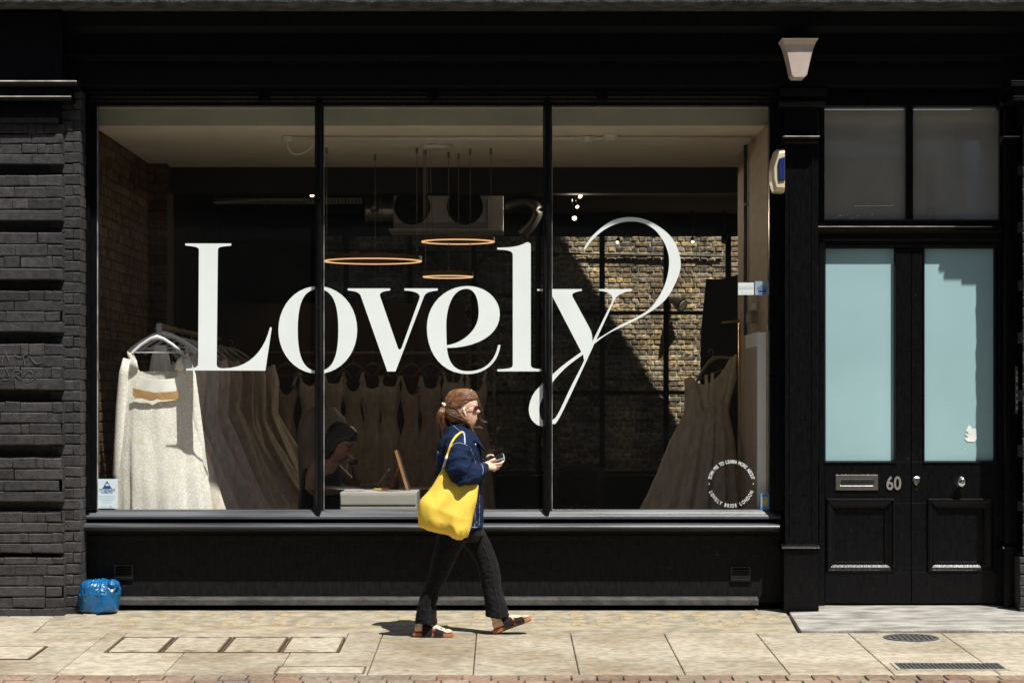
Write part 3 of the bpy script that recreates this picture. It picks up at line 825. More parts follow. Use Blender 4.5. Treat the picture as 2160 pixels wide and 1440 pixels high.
for px0, px1 in ((1730, 1912), (1925, 2106)):
    g = MB(); g.add([(X(px0, .03), .03, Z(464, .03)), (X(px1, .03), .03, Z(464, .03)), (X(px1, .03), .03, Z(222, .03)), (X(px0, .03), .03, Z(222, .03))], [(0, 1, 2, 3)])
    part('fanlight_pane', g, FGL, shop)
pt = MB(); rs = random.Random(4)
for k in range(26):                                          # flaking paint along the bottom of the fanlight
    x = X(1733 + 165 * rs.random() ** 1.3, .02); z = Z(463 - rs.random() * 9, .02); a = rs.uniform(-.3, .5)
    l_ = rs.uniform(.006, .03); h_ = rs.uniform(.002, .006)
    pt.add([(x, .022, z), (x + l_ * math.cos(a), .022, z + l_ * math.sin(a)), (x + l_ * .6, .022, z + h_ + l_ * .5 * math.sin(a))], [(0, 1, 2)])
for (a, b), (c, d) in (((1803, 434), (1882, 434)), ((1803, 434), (1806, 436)), ((1882, 434), (1884, 431))):
    pt.tube([P(a, b, .022), P(c, d, .022)], .002, 4)
part('flaking_paint', pt, mat('paint_flake', (.75, .75, .72), .8), shop)

FROST = mat('frosted_door_glass', (.335, .52, .545), .38, .05, 1.2, .0, spec=.35)
def leaf(x0, x1, gx0, gx1, px0, px1, label):
    t = MB(); yf = .02; yb = .07
    X0, X1 = X(x0, yf), X(x1, yf); G0, G1 = X(gx0, yf), X(gx1, yf); P0, P1 = X(px0, yf), X(px1, yf)
    zt_, z1, z2 = Z(508, yf), Z(523, yf), Z(973, yf)
    p1, p2, bot = Z(1060, yf), Z(1196, yf), .045
    t.box(X0, G0, yf, yb, z2, z1); t.box(G1, X1, yf, yb, z2, z1)          # stiles by the glass
    t.box(X0, X1, yf, yb, z1, zt_)                                       # top rail
    t.box(X0, X1, yf, yb, p1, z2)                                        # lock rail
    t.box(X0, P0, yf, yb, p2, p1); t.box(P1, X1, yf, yb, p2, p1)
    t.box(X0, X1, yf, yb, bot, p2)                                       # bottom rail
    t.box(X0, X1, yf - .012, yf - .0005, bot, Z(1205, yf))               # kick board
    t.box(P0 + .001, P1 - .001, yf + .022, yb - .003, p2, p1)            # panel
    lf = part('door_leaf', t, BLACK, shop, bevel=.003)
    fr = MB()
    def picture(a0, a1, b0, b1, wd, prf):                                # mitred moulding round an opening
        rings = []
        for q, (ox, oy) in enumerate(prf):
            rings.append([(a0 - ox * wd, oy, b0 - ox * wd), (a1 + ox * wd, oy, b0 - ox * wd), (a1 + ox * wd, oy, b1 + ox * wd), (a0 - ox * wd, oy, b1 + ox * wd)])
        fr.loft(rings, cap=False)
    picture(P0, P1, p2, p1, .035, [(1., yf - .001), (.9, yf - .018), (.6, yf - .022), (.4, yf - .010), (0, yf - .004), (-.5, yf + .008), (-1., yf + .010), (-1.15, yf + .022)])
    picture(G0, G1, z2, z1, .012, [(.9, yf - .001), (.8, yf - .008), (.2, yf - .006), (-.4, yf + .012), (-.5, yf + .02)])
    part('panel_moulding', fr, BLACK, lf)
    g = MB(); g.add([(G0 - .005, DY, z2 - .005), (G1 + .005, DY, z2 - .005), (G1 + .005, DY, z1 + .005), (G0 - .005, DY, z1 + .005)], [(0, 1, 2, 3)])
    part('frosted_pane', g, FROST, lf)
    return lf
la = leaf(1740, 1921.3, 1741, 1888, 1752, 1877, '')
lb = leaf(1922.7, 2108, 1950, 2098, 1966, 2086, '')
yf = .02
lx = MB(); a0, a1, b0, b1 = X(1763), X(1853), Z(1034), Z(1001)
lx.loft([[(a0 - o, y, b0 - o), (a1 + o, y, b0 - o), (a1 + o, y, b1 + o), (a0 - o, y, b1 + o)] for o, y in ((0, yf), (0, yf - .006), (-.002, yf - .009), (-.030, yf - .009), (-.034, yf - .004), (-.036, yf - .003))], cap=False)
part('letter_box', lx, METAL, la)
lp = MB(); lp.box(a0 + .037, a1 - .037, yf - .0035, yf - .0005, b0 + .034, b1 - .034)
part('letter_flap', lp, mat('tarnished_flap', (.30, .31, .34), .22, .15, 20, metal=1), la)
nm = MB(); text_into(nm, '60', P(1885, 1020, yf - .004), .135, .82, 0, .004, .0025)
part('house_number', nm, mat('brushed_numeral', (.62, .60, .54), .35, .08, 30, metal=.8), la)
kn = MB(); kc = P(2026.5, 1016, yf)
kn.lathe([(.0, .0), (.038, .0), (.038, .004), (.016, .008), (.014, .022), (.026, .03), (.036, .042), (.037, .052), (.028, .064), (.012, .069), (.0, .070)], kc, 24, 'y')
part('door_knob', kn, CHROME, lb, smooth=True)
lk = MB(); lc = P(1933, 1014, yf)
pr = [(-.024, .024), (-.012, .03), (.012, .03), (.024, .024), (.026, .008), (.012, -.022), (0, -.032), (-.012, -.022), (-.026, .008)]
lk.loft([[(lc.x + a * s_, lc.y - d_, lc.z + b * s_) for a, b in pr] for s_, d_ in ((1, 0), (1, .006), (.8, .010), (.42, .010), (.38, .004))])
part('lock_plate', lk, METAL, lb)
pc = MB()
pc.prism_y([(X(x), Z(y)) for x, y in ((2040, 908), (2046, 897), (2050, 898), (2053, 905), (2062, 903), (2063, 926), (2058, 932), (2043, 931), (2037, 925), (2045, 922), (2038, 915), (2047, 914))], DY - .003, DY - .0008)
tag(part('paper_scrap', pc, mat('torn_paper', (.85, .86, .82), .9), None), 'torn scrap of white paper stuck on the right frosted door pane', 'paper')
ip = MB(); ip.box(X(2141, -.1), X(2149, -.1), -.115, -.1005, Z(872, -.1), Z(772, -.1))
it = thing('intercom', 'slim grey door entry panel on the black jamb right of the door', 'intercom', (X(2145, -.1), -.1, Z(872, -.1)))
part('plate', ip, mat('intercom_grey', (.16, .17, .19), .4, .1, 30, metal=.6), it, bevel=.002)
for k, y in enumerate((786, 803, 818, 833, 847, 860)):
    ib = MB(); ib.box(X(2142.5, -.1), X(2147.5, -.1), -.119, -.1145, Z(y + 3.5, -.1), Z(y - 3.5, -.1))
    part('button', ib, mat('intercom_button', (.45, .45, .45), .4), it)
iy = MB(); iy.box(X(2142, -.1), X(2148, -.1), -.1185, -.1145, Z(798, -.1), Z(793, -.1))
part('name_card', iy, mat('yellow_card', (.75, .55, .12), .5), it)

# ---- wall light over the pilaster and alarm box beside it
wl = thing('wall_light', 'pale tapered up-light on the black fascia above the pilaster', 'wall light', P(1687, 165, -.3))
m = MB()
def wedge(t):                                                # t = 0 top .. 1 bottom
    py = 83 + 80 * t
    hw = 39 - 20.5 * t ** .8 - (3 * (1 - (1 - t) ** 8) if t > 0 else 0)
    if t > .93: hw -= (t - .93) * 60
    yf = -.51 + .06 * max(0, (.12 - t)) / .12 * -1
    return py, hw, yf
rings = []
for i in range(15):
    t = i / 14; py, hw, yf = wedge(t)
    z = Z(py, -.5); xw = hw * (D0 - .5) / F; xc = X(1686.5, -.5)
    yfront = -.51 - .03 * max(0, .15 - t) / .15 + .02 * t
    rings.append([(xc - xw, -.32, z), (xc - xw, yfront + .012, z), (xc - xw * .96, yfront, z), (xc, yfront - .001, z), (xc + xw * .96, yfront, z), (xc + xw, yfront + .012, z), (xc + xw, -.32, z)])
m.loft(rings)
part('shade', m, mat('cream_plaster_shade', (.60, .49, .42), .6, .06, 12, .1, 60), wl, smooth=False, bevel=.002)
mb_ = MB(); mb_.box(X(1672, -.3), X(1700, -.3), -.33, -.22, Z(150, -.3), Z(100, -.3))
part('bracket', mb_, BLACK, wl)
ab = thing('alarm_box', 'cream burglar alarm box with blue centre on the side of the pilaster', 'alarm box', P(1645, 358, -.2))
m = MB(); yA = -.24
rings = []
for s_, yy in ((1., -.05), (1., yA + .03), (.93, yA + .012), (.80, yA)):
    pts = []
    for x, y in ((1655.5, 313), (1637, 316), (1631, 335), (1628, 358), (1629, 382), (1634, 403), (1655.5, 405)):
        qx = 1655.5 + (x - 1655.5) * (s_ if s_ < 1 else 1); qy = 359 + (y - 359) * s_
        pts.append((X(qx, yA), yy, Z(qy, yA)))
    rings.append(pts)
m.loft(rings)
part('case', m, mat('cream_plastic', (.72, .60, .38), .4, .06, 8), ab, bevel=.003)
m = MB()
m.loft([[(X(x, yA), yy, Z(y, yA)) for x, y in ((1655, 331), (1643, 335), (1640.5, 345), (1641, 372), (1642.5, 383), (1655, 381))] for yy in (yA + .01, yA - .008)] + [[(X(x, yA), yA - .012, Z(y, yA)) for x, y in ((1654, 334), (1645, 338), (1643, 347), (1643, 370), (1644.5, 379), (1654, 378))]])
part('strobe_lens', m, mat('blue_lens', (.016, .032, .13), .25, .1, 10), ab)

# ================================================================== LETTERING ON THE GLASS
GL = {
 'L': ['M 390.8 513.5 L 487.7 513.5 L 487.7 518 C 469.6 520.5 459.6 519 459.6 528 L 457 767 C 457.5 776 463 776 470 776.6 C 526 777 557 739.6 569 691.5 C 570 689 573 689.5 573.3 691.5 L 559.8 781.5 L 392.5 781 L 392.5 777.2 C 411 776 418 775 418 765.6 L 419.6 527 C 419 520 407 519.8 390.8 517.7'],
 'o': ['M 587.2 695.8 C 587.2 644 624 603.4 670.4 603.4 C 717 603.4 753.5 644 753.5 695.8 C 753.5 747 717 788 670.4 788 C 624 788 587.2 747 587.2 695.8',
       'M 628 695.8 C 628 640 640 609.7 671 609.7 C 702 609.7 713.7 640 713.7 695.8 C 713.7 752 702 782.3 671 782.3 C 640 782.3 628 752 628 695.8'],
 'v': ['M 733.6 608.2 L 823 608.2 L 823 612.6 C 810.4 614 799.5 616 801.6 624.3 L 838.8 732 C 840.5 738.5 845 738.5 847.6 732 L 884.7 629.4 C 886.9 622 883.3 614 853 612.6 L 853 608.2 L 923.4 608.2 L 923.4 612.6 C 899.3 615.5 897 618 892.7 629.4 L 834.4 783.2 L 817 783.2 L 760.8 623.5 C 757.2 617 752 614 733.6 612.6'],
 'e': ['M 1055.8 727.4 C 1050.7 768 1020 788.7 986.5 788.7 C 934 788.7 900.4 747.5 900.4 690.7 C 900.4 641 938.4 603.1 986.5 603.1 C 1024.4 603.1 1054.3 629.4 1054.3 663 C 1054.3 705.2 1008.4 733 942.7 733.7 C 945.6 765 958.8 782.6 986.5 782.6 C 1020 782.6 1043.4 765 1050.7 727.4',
       'M 942.4 727.9 C 973.4 724.2 1009.8 698 1009.8 660 C 1009.8 628 1001 609 983.6 609 C 953 609 941.3 651.3 941.3 686.3 C 941.3 701 941.9 714 942.4 727.9'],
 'l': ['M 1048.8 522.3 C 1084 522.3 1096.7 518.8 1111.3 510.8 C 1114 510.6 1119.6 513 1119.6 515.5 L 1119.6 768.8 C 1120 776 1125.8 777.7 1141.9 778 L 1141.9 783 L 1049 783 L 1049 778.8 C 1078 777 1081 776 1081.7 768.8 L 1081.7 537.5 C 1081 529 1071.7 527 1048.8 526.5'],
}
FLIP = lambda pts: [(X(a, -.004), Z(b, -.004)) for a, b in pts]
let = thing('window_lettering', 'large white word Lovely in serif letters across the shop window', 'lettering', P(900, 790, -.004))
def letter(name, outs):
    me = fill_shape([FLIP(o) for o in outs], -.004)
    me.materials.append(WHITE)
    link(name, me, let)
for k in 'Love':
    letter('letter', [path(s_) for s_ in GL[k]])
letter('letter', [path(GL['l'][0])])
cr = lambda pts, n=6: [(p.x, p.y) for p in smooth_path([(a, b, 0) for a, b in pts], n)]
yo = path('M 1133.3 609.6 L 1227.3 609.6 L 1227.3 613.3 C 1213.3 615.6 1204.6 618 1207.8 625.6 L 1243.3 691 C 1249.3 702 1249.3 710 1249.6 720 L 1290 637.8 C 1294.3 627.8 1293.3 615 1263.3 613.3 L 1263.3 609.6 L 1333.3 609.6 L 1333.3 613.3 C 1309 616.7 1301 623.3 1296.7 632.2 L 1257.5 716.8')
yo += cr([(1258.5, 716), (1307, 686.5), (1346, 667), (1375, 646.5), (1401, 604), (1411.5, 557), (1405, 520), (1385, 488.6), (1362, 473), (1334, 467), (1303, 471.5), (1274, 485), (1250, 506), (1235, 525.8)])
yo += cr([(1231.5, 524), (1249, 498), (1287.8, 467.2), (1330.6, 458), (1375, 469), (1419, 504), (1436, 557), (1421, 605), (1395, 640.4), (1346, 672.5), (1288, 700.7), (1255.6, 723.3), (1251.5, 730)])
yo += cr([(1250, 733), (1182, 877), (1163, 894), (1140, 898.5), (1121, 884), (1115.6, 860), (1124.4, 832), (1142, 811), (1163, 791.5), (1189, 769), (1226.2, 742)])
yo += path('M 1225.5 740.5 L 1164.4 623.3 C 1158 615 1150 614 1133.3 613.3')
yi = cr([(1230, 747), (1197.8, 771.5), (1173.3, 796), (1158, 817), (1144, 841), (1138, 857), (1138.2, 872), (1143, 884), (1153, 889), (1164, 886), (1176.7, 873), (1203, 818), (1229.5, 766), (1231.5, 757)])
letter('letter', [yo, yi])

# round sticker text (the code square in its middle is left out)
rt = MB(); c0 = P(1542.5, 1020, -.003); rad = 46.5 * D0 / F
def arc_text(txt, a0, a1, flip):
    n = len(txt)
    wts = [{'I': .5, ' ': .7, 'M': 1.25, 'W': 1.2, 'O': 1.1, 'N': 1.05}.get(ch, .92) for ch in txt]
    tot = sum(wts); acc = 0
    for ch, w_ in zip(txt, wts):
        a = a0 + (a1 - a0) * (acc + w_ / 2) / tot; acc += w_
        if ch == ' ': continue
        c = (c0.x + rad * math.cos(a), c0.y, c0.z + rad * math.sin(a))
        text_into(rt, ch, c, .036, .72, a + (PI / 2 if flip else -PI / 2), .0004, .0006)
tk = thing('sticker', 'ring of small white words on the right pane low beside the plinth', 'sticker', c0)
arc_text('SCAN ME TO LEARN MORE ABOUT', R(168), R(12), False); part('lettering', rt, WHITE, tk)
rt = MB(); arc_text('LOVELY BRIDE LONDON', R(198), R(342), True); part('lettering', rt, WHITE, tk)
for a in (R(180), R(0)):
    rt = MB(); rt.lathe([(.004, 0), (.004, .0005)], (c0.x + rad * math.cos(a), c0.y, c0.z + rad * math.sin(a)), 8, 'y'); part('dot', rt, WHITE, tk)

def sticker(label, px0, px1, py0, py1, base, art):
    t = thing('sticker', label, 'sticker', P((px0 + px1) / 2, py1, -.002))
    m = MB(); m.box(X(px0), X(px1), -.0026, -.0012, Z(py1), Z(py0))
    part('sheet', m, base, t)
    for nm_, mb2, mt in art: part(nm_, mb2, mt, t)
NAVY = mat('navy_print', (.02, .06, .24), .5, .05)
PALEB = mat('pale_blue_sheet', (.62, .74, .80), .5, .04)
OFFW = mat('off_white_sheet', (.74, .80, .78), .5, .04)
GREYP = mat('grey_print', (.38, .48, .58), .5, .05)
def tri(x0, x1, y0, y1, holes=True):
    m = MB(); xm = (x0 + x1) / 2
    me = fill_shape([[(X(x0), Z(y1)), (X(x1), Z(y1)), (X(xm), Z(y0))], [(X(xm - 3.4), Z(y1 - 6)), (X(xm + 5), Z(y1 - 6)), (X(xm + 2.), Z(y1 - 11)), (X(xm - 2.4), Z(y1 - 10))]], -.003, .0003)
    return me
tx = MB()
text_into(tx, 'CCTV SURVEILLANCE', P(225.5, 1033, -.0032), .024, .50, 0, .0002, .0003)
text_into(tx, 'IN OPERATION', P(225.5, 1038, -.0032), .022, .55, 0, .0002, .0003)
lines = MB()
for y, a, b in ((1046, 208, 243), (1050, 208, 243), (1054, 212, 239), (1059, 214, 237), (1067.5, 212, 226)):
    lines.box(X(a), X(b), -.0031, -.0027, Z(y + .8), Z(y))
lines.box(X(231), X(236), -.0031, -.0027, Z(1069.5), Z(1066))
sticker('pale blue notice with dark blue triangle in the lower left window corner', 203.5, 248.5, 1009.5, 1071.5, PALEB, [('emblem', tri(216, 236, 1013.5, 1030), NAVY), ('lettering', tx, NAVY), ('small_print', lines, GREYP)])
tx = MB(); text_into(tx, 'QualCom', P(1573.5, 607, -.0032), .034, .78, 0, .0002)
ln = MB()
for a in (1563, 1572, 1581): ln.tube([P(a, 617, -.003), P(a + 2, 619, -.003), P(a + 4, 616, -.003)], .0012, 4)
sticker('white sticker with grey writing, left of the blue sticker on the right pane', 1557, 1590, 596, 622, OFFW, [('lettering', tx, GREYP), ('small_print', ln, GREYP)])
ln = MB()
for y, a, b in ((602, 1603, 1611), (605.5, 1597, 1618), (609, 1597, 1618), (619, 1600, 1615)): ln.box(X(a), X(b), -.0031, -.0027, Z(y + 1.6), Z(y))
ln.box(X(1599), X(1616), -.0031, -.0027, Z(617), Z(612))
sticker('blue sticker with dark blue lines, upper right edge of the right pane', 1592.5, 1621.5, 593, 622, mat('mid_blue_sheet', (.27, .40, .50), .5, .04), [('small_print', ln, NAVY)])
hx = MB(); hc = P(1614, 1057, -.003)
hx.loft([[(hc.x + .024 * math.cos(PI / 6 + k * PI / 3), y, hc.z + .024 * math.sin(PI / 6 + k * PI / 3)) for k in range(6)] for y in (-.0027, -.0034)])
lns = []
for y in (1043.5, 1069): ln = MB(); ln.box(X(1606), X(1620.5), -.0031, -.0027, Z(y + 2), Z(y)); lns.append(('small_print', ln, NAVY))
sticker('small blue sticker with gold hexagon, bottom right corner of the window', 1604.5, 1622, 1040, 1073, mat('sky_blue_sheet', (.20, .38, .55), .5, .04), [('emblem', hx, mat('gold_print', (.62, .38, .05), .5))] + lns)
# ================================================================== SHOP INTERIOR
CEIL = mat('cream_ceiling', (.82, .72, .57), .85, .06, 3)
DARKW = mat('dark_wall', (.018, .016, .015), .85, .3, 4)
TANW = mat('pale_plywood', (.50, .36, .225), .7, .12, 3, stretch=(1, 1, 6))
FLOOR = mat('dark_floor', (.05, .038, .028), .55, .3, 5, stretch=(1, 8, 1))
INB = brick_mat('old_brown_brick', [(.10, .056, .026), (.15, .085, .04), (.065, .038, .02), (.12, .075, .04)], (.06, .042, .027), grime=.5)
FZ = .05
m = MB(); m.box(-3.3, 3.4, .10, 8.0, FZ - .06, FZ)
part('shop_floor', m, FLOOR, shop)
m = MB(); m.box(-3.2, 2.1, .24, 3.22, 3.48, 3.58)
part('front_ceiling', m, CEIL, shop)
m = MB(); m.box(-3.2, 2.1, .06, .23, 3.60, 3.619); m.box(-3.2, 2.1, .235, .24, 3.485, 3.6)
part('reflection_band', m, mat('reflection_tint', (.42, .42, .34), .8, .08, 3), shop)  # grey-green colour stands in for the reflection across the window top
m = MB(); m.box(-3.3, 3.4, 3.225, 3.42, 3.26, 3.60)
part('steel_beam', m, mat('black_beam', (.012, .012, .012), .6), shop, bevel=.004)
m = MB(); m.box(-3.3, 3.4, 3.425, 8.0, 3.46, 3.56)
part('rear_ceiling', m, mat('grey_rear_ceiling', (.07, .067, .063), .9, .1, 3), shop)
m = MB(); m.box(-3.4, 2.22, .24, 7.9, 3.62, 3.72); m.box(2.22, 3.5, 2.42, 7.9, 3.62, 3.72)  # left open over the lobby so sky light falls in
part('roof', m, DARKW, shop)
m = MB(); rs = random.Random(31)
bricks(m, (-2.965, .06, FZ), (0, 1, 0), (1, 0, 0), 2.9, 3.43, rs=rs, d=.010, jit=.003, dj=.004)
bricks(m, (-2.965, 2.90, FZ), (1, 0, 0), (0, -1, 0), .16, 3.43, rs=rs, d=.010)
m.cur = 0; m.box(-3.2, -2.97, .06, 8.0, -.05, 3.6); m.box(-2.97, -2.81, 2.905, 3.3, -.05, 3.47)
part('interior_brick_wall', m, INB, shop, rnd=True)
m = MB(); m.box(1.90, 2.05, .065, 2.2, FZ, 3.478); m.box(2.05, 3.4, 2.1, 2.2, FZ, 3.46)
part('plywood_partition', m, TANW, shop, bevel=.004)
m = MB(); m.box(3.32, 3.5, 2.2, 8.0, FZ, 3.46)
part('right_wall', m, DARKW, shop)
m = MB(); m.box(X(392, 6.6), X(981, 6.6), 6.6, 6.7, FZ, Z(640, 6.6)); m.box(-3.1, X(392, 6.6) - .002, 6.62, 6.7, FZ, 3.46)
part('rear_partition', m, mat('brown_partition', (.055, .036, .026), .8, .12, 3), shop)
m = MB(); m.box(-1.9, 2.95, 8.0, 8.06, Z(498, 8.0), 3.34)
m.prism_y([(-5, 3.341), (2.86, 3.341), (2.72, 3.525), (1.396, 5.66), (.6, 7.2), (-5, 7.2)], 8.0, 8.06)  # unseen sloped top, shaped to cast the yard wall's diagonal shadow
m.box(-5, -1.9, 8.0, 8.06, 0, 3.34); m.box(2.95, 5, 8.0, 8.06, 0, 3.34)
m.box(-1.9, 2.95, 8.0, 8.06, 0, Z(1003, 8))
part('rear_wall', m, DARKW, shop)

# steel glazed screen to the yard
BAR = mat('black_steel_bar', (.012, .012, .012), .45)
m = MB(); y0, y1 = 7.93, 7.985
zt_, zb_ = Z(498, 8), Z(1000, 8)
for px in (1270 - 135, 1270, 1405, 1536, 1000, 865, 730):
    x = X(px, 7.95); m.box(x - .028, x + .028, y0, y1, zb_, zt_)
for py in (660, 828, 997):
    z = Z(py, 7.95); m.box(-1.9, 2.95, y0 + .006, y1 - .006, z - .02, z + .02)
part('steel_screen', m, BAR, shop)
m = MB(); m.add([(-1.9, 7.99, zb_), (2.95, 7.99, zb_), (2.95, 7.99, zt_), (-1.9, 7.99, zt_)], [(0, 1, 2, 3)])
part('screen_pane', m, glass_mat('rear_glass', (.93, .95, .94)), shop)

# yard behind
YB_ = brick_mat('london_stock_brick', [(.20, .15, .11), (.62, .45, .22), (.33, .24, .15), (.72, .53, .29), (.24, .18, .13), (.44, .31, .16), (.15, .12, .10), (.54, .44, .30), (.18, .14, .11)], (.58, .52, .43), grime=.8, bump=.7, patch=.45)
yw = MB(); rs = random.Random(8)
bricks(yw, (-2.4, 9.0, -.2), (1, 0, 0), (0, -1, 0), 6.6, 3.95, rs=rs, d=.009, jit=.0045, dj=.005, chip=.007, bh=.047, bl=.158, j=.0095)
yw.cur = 0; yw.box(-2.4, 4.2, 9.005, 9.2, -.2, 3.9)
yt = thing('courtyard_wall', 'sunlit yellow stock brick wall seen through the shop past the rear glazing', 'wall', (1, 9, -.2))
part('wall', yw, YB_, yt, rnd=True)
ct = MB(); ct.tube([(-2.4, 8.965, 3.16), (2.4, 8.965, 3.08)], .014, 6)
part('drain_pipe', ct, mat('dark_pipe_paint', (.03, .03, .03), .6), yt)
m = MB(); m.box(-5, 5, 8.0, 9.2, -.3, -.02)
tag(part('courtyard', m, GREYSTONE), kind='structure')

# lobby behind the entrance doors
LOB = mat('lobby_paint', (.8, .78, .7), .85, .06, 3)
m = MB(); m.box(2.10, 2.22, .125, 2.095, .0, 3.8); m.box(3.72, 3.85, .125, 3.2, .0, 3.8); m.box(2.22, 3.72, 2.3, 2.4, 0, 3.8); m.box(2.1, 3.85, .25, 1.55, 3.52, 3.6)  # ceiling stops short: unseen opening added to let sky light brighten the fanlight
m.box(3.2, 3.6, 2.24, 2.3, .05, 2.3)
part('lobby_wall', m, LOB, shop)
m = MB(); m.box(2.22, 3.72, .13, 2.3, -.02, .03)
part('lobby_floor', m, FLOOR, shop)
lt = thing('lobby_light', 'flat round ceiling light seen through the fanlight above the doors', 'ceiling light', (2.95, 1.2, 3.46))
m = MB(); m.lathe([(0, .055), (.17, .055), (.18, .03), (.16, .0), (0, -.01)], (2.90, 1.2, 3.462), 28)
part('diffuser', m, mat('opal_shade', (.6, .6, .58), .4), lt, smooth=True)

# ---- ceiling fittings
WP = mat('white_plastic', (.66, .62, .55), .5, .05)
t = thing('ceiling_conduit', 'cream conduit running along the front ceiling with two junction boxes', 'conduit', (0, .84, 3.46))
m = MB(); m.tube([(X(606, .84), .84, 3.462), (X(1583, .84), .84, 3.462), (1.885, 1.0, 3.455)], .013, 8)
part('pipe', m, WP, t, smooth=True)
for px in (606, 1240):
    m = MB(); m.lathe([(0, -.03), (.04, -.03), (.045, .012), (0, .015)], (X(px, .84), .84, 3.462), 16)
    part('junction_box', m, WP, t)
m = MB(); m.tube(smooth_path([(X(606, .8), .80, 3.43), (X(609, .8), .80, 3.37), (X(624, .8), .8, 3.335), (X(645, .8), .8, 3.355), (X(664, .8), .8, 3.42)], 5), .006, 6)
part('cable', m, WP, t, smooth=True)
t = thing('smoke_detector', 'small white smoke detector on the ceiling behind the right pane', 'smoke detector', (X(1287, .7), .7, 3.44))
m = MB(); m.lathe([(0, -.045), (.03, -.045), (.035, -.03), (.05, -.025), (.055, 0), (0, 0)], (X(1287, .75), .75, 3.478), 18)
part('casing', m, mat('ivory_plastic', (.75, .70, .58), .5), t)
t = thing('wall_pipe', 'dark vertical pipe fixed to the pale plywood side wall', 'pipe', (1.88, 1.4, 1.2))
m = MB(); m.tube([(1.880, 1.40, 2.0), (1.880, 1.40, 3.47)], .014, 8)
part('pipe', m, mat('dark_pipe', (.06, .05, .045), .5), t, smooth=True)
for z in (2.4, 3.0):
    m = MB(); m.box(1.872, 1.8995, 1.375, 1.425, z, z + .025); part('clip', m, METAL, t)

# ---- ring pendants
RINGM = mat('bronze_ring', (.16, .09, .035), .45, .1, 10, metal=.6)
RLED = emis('warm_led', (1.0, .56, .23), .62)
WIRE = mat('wire', (.22, .18, .13), .6)
RY = 1.8
for k, (px, py, wpx, lab) in enumerate(((786, 550, 208, 'largest glowing ring pendant hanging lowest left in the middle pane'), (966, 509, 155, 'middle sized glowing ring pendant, highest of the three'), (945, 583, 107, 'smallest glowing ring pendant, lowest of the three above the letter v'))):
    c = P(px, py, RY); r = wpx / 2 * (D0 + RY) / F
    t = thing('ring_pendant', lab, 'pendant light', c, 'ring pendants over the desk')
    m = MB()
    n = 56
    rg = lambda rr, z: [(c.x + rr * math.cos(2 * PI * q / n), c.y + rr * math.sin(2 * PI * q / n), c.z + z) for q in range(n)]
    m.loft([rg(r - .026, .0), rg(r - .026, .035), rg(r, .035), rg(r, .0)], cap=False)
    part('band', m, RINGM, t, smooth=False)
    m = MB(); m.loft([rg(r - .026, .0), rg(r - .024, -.008), rg(r - .002, -.008), rg(r, .0)], cap=False)
    part('diffuser', m, RLED, t)
    for a in (R(200), R(340), R(90)):
        m = MB(); b = (c.x + (r - .013) * math.cos(a), c.y + (r - .013) * math.sin(a), c.z + .03)
        m.tube([b, (b[0], b[1], 3.478)], .0022, 5); m.tube([(b[0], b[1], 3.43), (b[0], b[1], 3.478)], .010, 8)
        part('suspension_wire', m, WIRE, t)
cc = P(920, 300, 1.5)
t = thing('ceiling_rose', 'wide flat white ceiling rose between the pendant wires', 'ceiling rose', (cc.x, 1.6, 3.45))
m = MB(); m.lathe([(0, -.03), (.12, -.03), (.13, -.012), (.125, 0), (0, 0)], (cc.x, 1.5, 3.478), 28)
part('plate', m, WP, t)
for k, dx in enumerate((-.10, -.075, -.05)):
    m = MB(); m.tube([(cc.x + dx, 1.5, 3.445), (cc.x + dx - .01 + .012 * k, RY, 2.80)], .0022, 5)
    part('feed_wire', m, WIRE, t)

# ---- air handling unit
AY = 5.0
AG = mat('pale_grey_casing', (.88, .86, .78), .5, .06, 4)
t = thing('air_unit', 'grey ceiling air unit with two round black fans and silver duct', 'air conditioner', P(940, 487, AY))
m = MB(); m.box(X(830, AY), X(1062, AY), AY, AY + .6, Z(482, AY), Z(413, AY)); m.box(X(820, AY), X(1062, AY), AY - .03, AY + .6, Z(487, AY), Z(482, AY) - .001)
part('casing', m, AG, t, bevel=.006)
m = MB(); m.box(X(830, AY), X(1024, AY), AY - .012, AY - .001, Z(480, AY), Z(470, AY)); m.box(X(1024, AY) + .002, X(1029, AY), AY - .012, AY - .001, Z(482, AY), Z(420, AY))
part('trim_panel', m, METAL, t)
for px in (870, 981):
    c = P(px, 437, AY); r = 38 * (D0 + AY) / F
    m = MB(); m.lathe([(0, .03), (r * .3, .035), (r * .35, .02), (r * .85, .02), (r * .9, .05), (r, .05), (r, .0), (0, .0)], c, 32, 'y')
    part('fan', m, mat('black_fan', (.010, .011, .013), .5), t)
m = MB(); dz = Z(440, AY)
m.lathe([(.0, -.0), (.10, 0), (.115, .01), (.115, .03), (.105, .035), (.105, .13), (.115, .135), (.115, .155), (.105, .16), (.105, .28), (0, .28)], (X(768, AY), AY + .15, dz), 24, 'x')
part('duct', m, mat('galvanised_duct', (.55, .52, .44), .35, .12, 10, metal=.9), t, smooth=False)
m = MB(); c = P(790, 442, AY + .02); m.lathe([(0, .02), (.02, .03), (.03, .02), (.04, .03), (.045, .0), (0, 0)], (c.x, AY + .05, c.z), 20, 'y')
part('damper_cap', m, METAL, t)
m = MB(); m.tube(smooth_path([(X(1064, AY), AY + .3, Z(430, AY)), (X(1110, AY), AY + .3, Z(418, AY)), (X(1135, AY), AY + .3, Z(435, AY)), (X(1125, AY), AY + .3, Z(465, AY)), (X(1100, AY), AY + .3, Z(492, AY))], 5), .05, 10)
part('flexible_hose', m, mat('black_hose', (.015, .015, .015), .5), t, smooth=True)
t = thing('cable_tray', 'perforated grey cable tray left of the air unit', 'cable tray', P(600, 424, AY))
m = MB(); m.box(X(449, AY), X(762, AY), AY + .1, AY + .22, Z(427, AY), Z(425, AY))
x = X(451, AY)
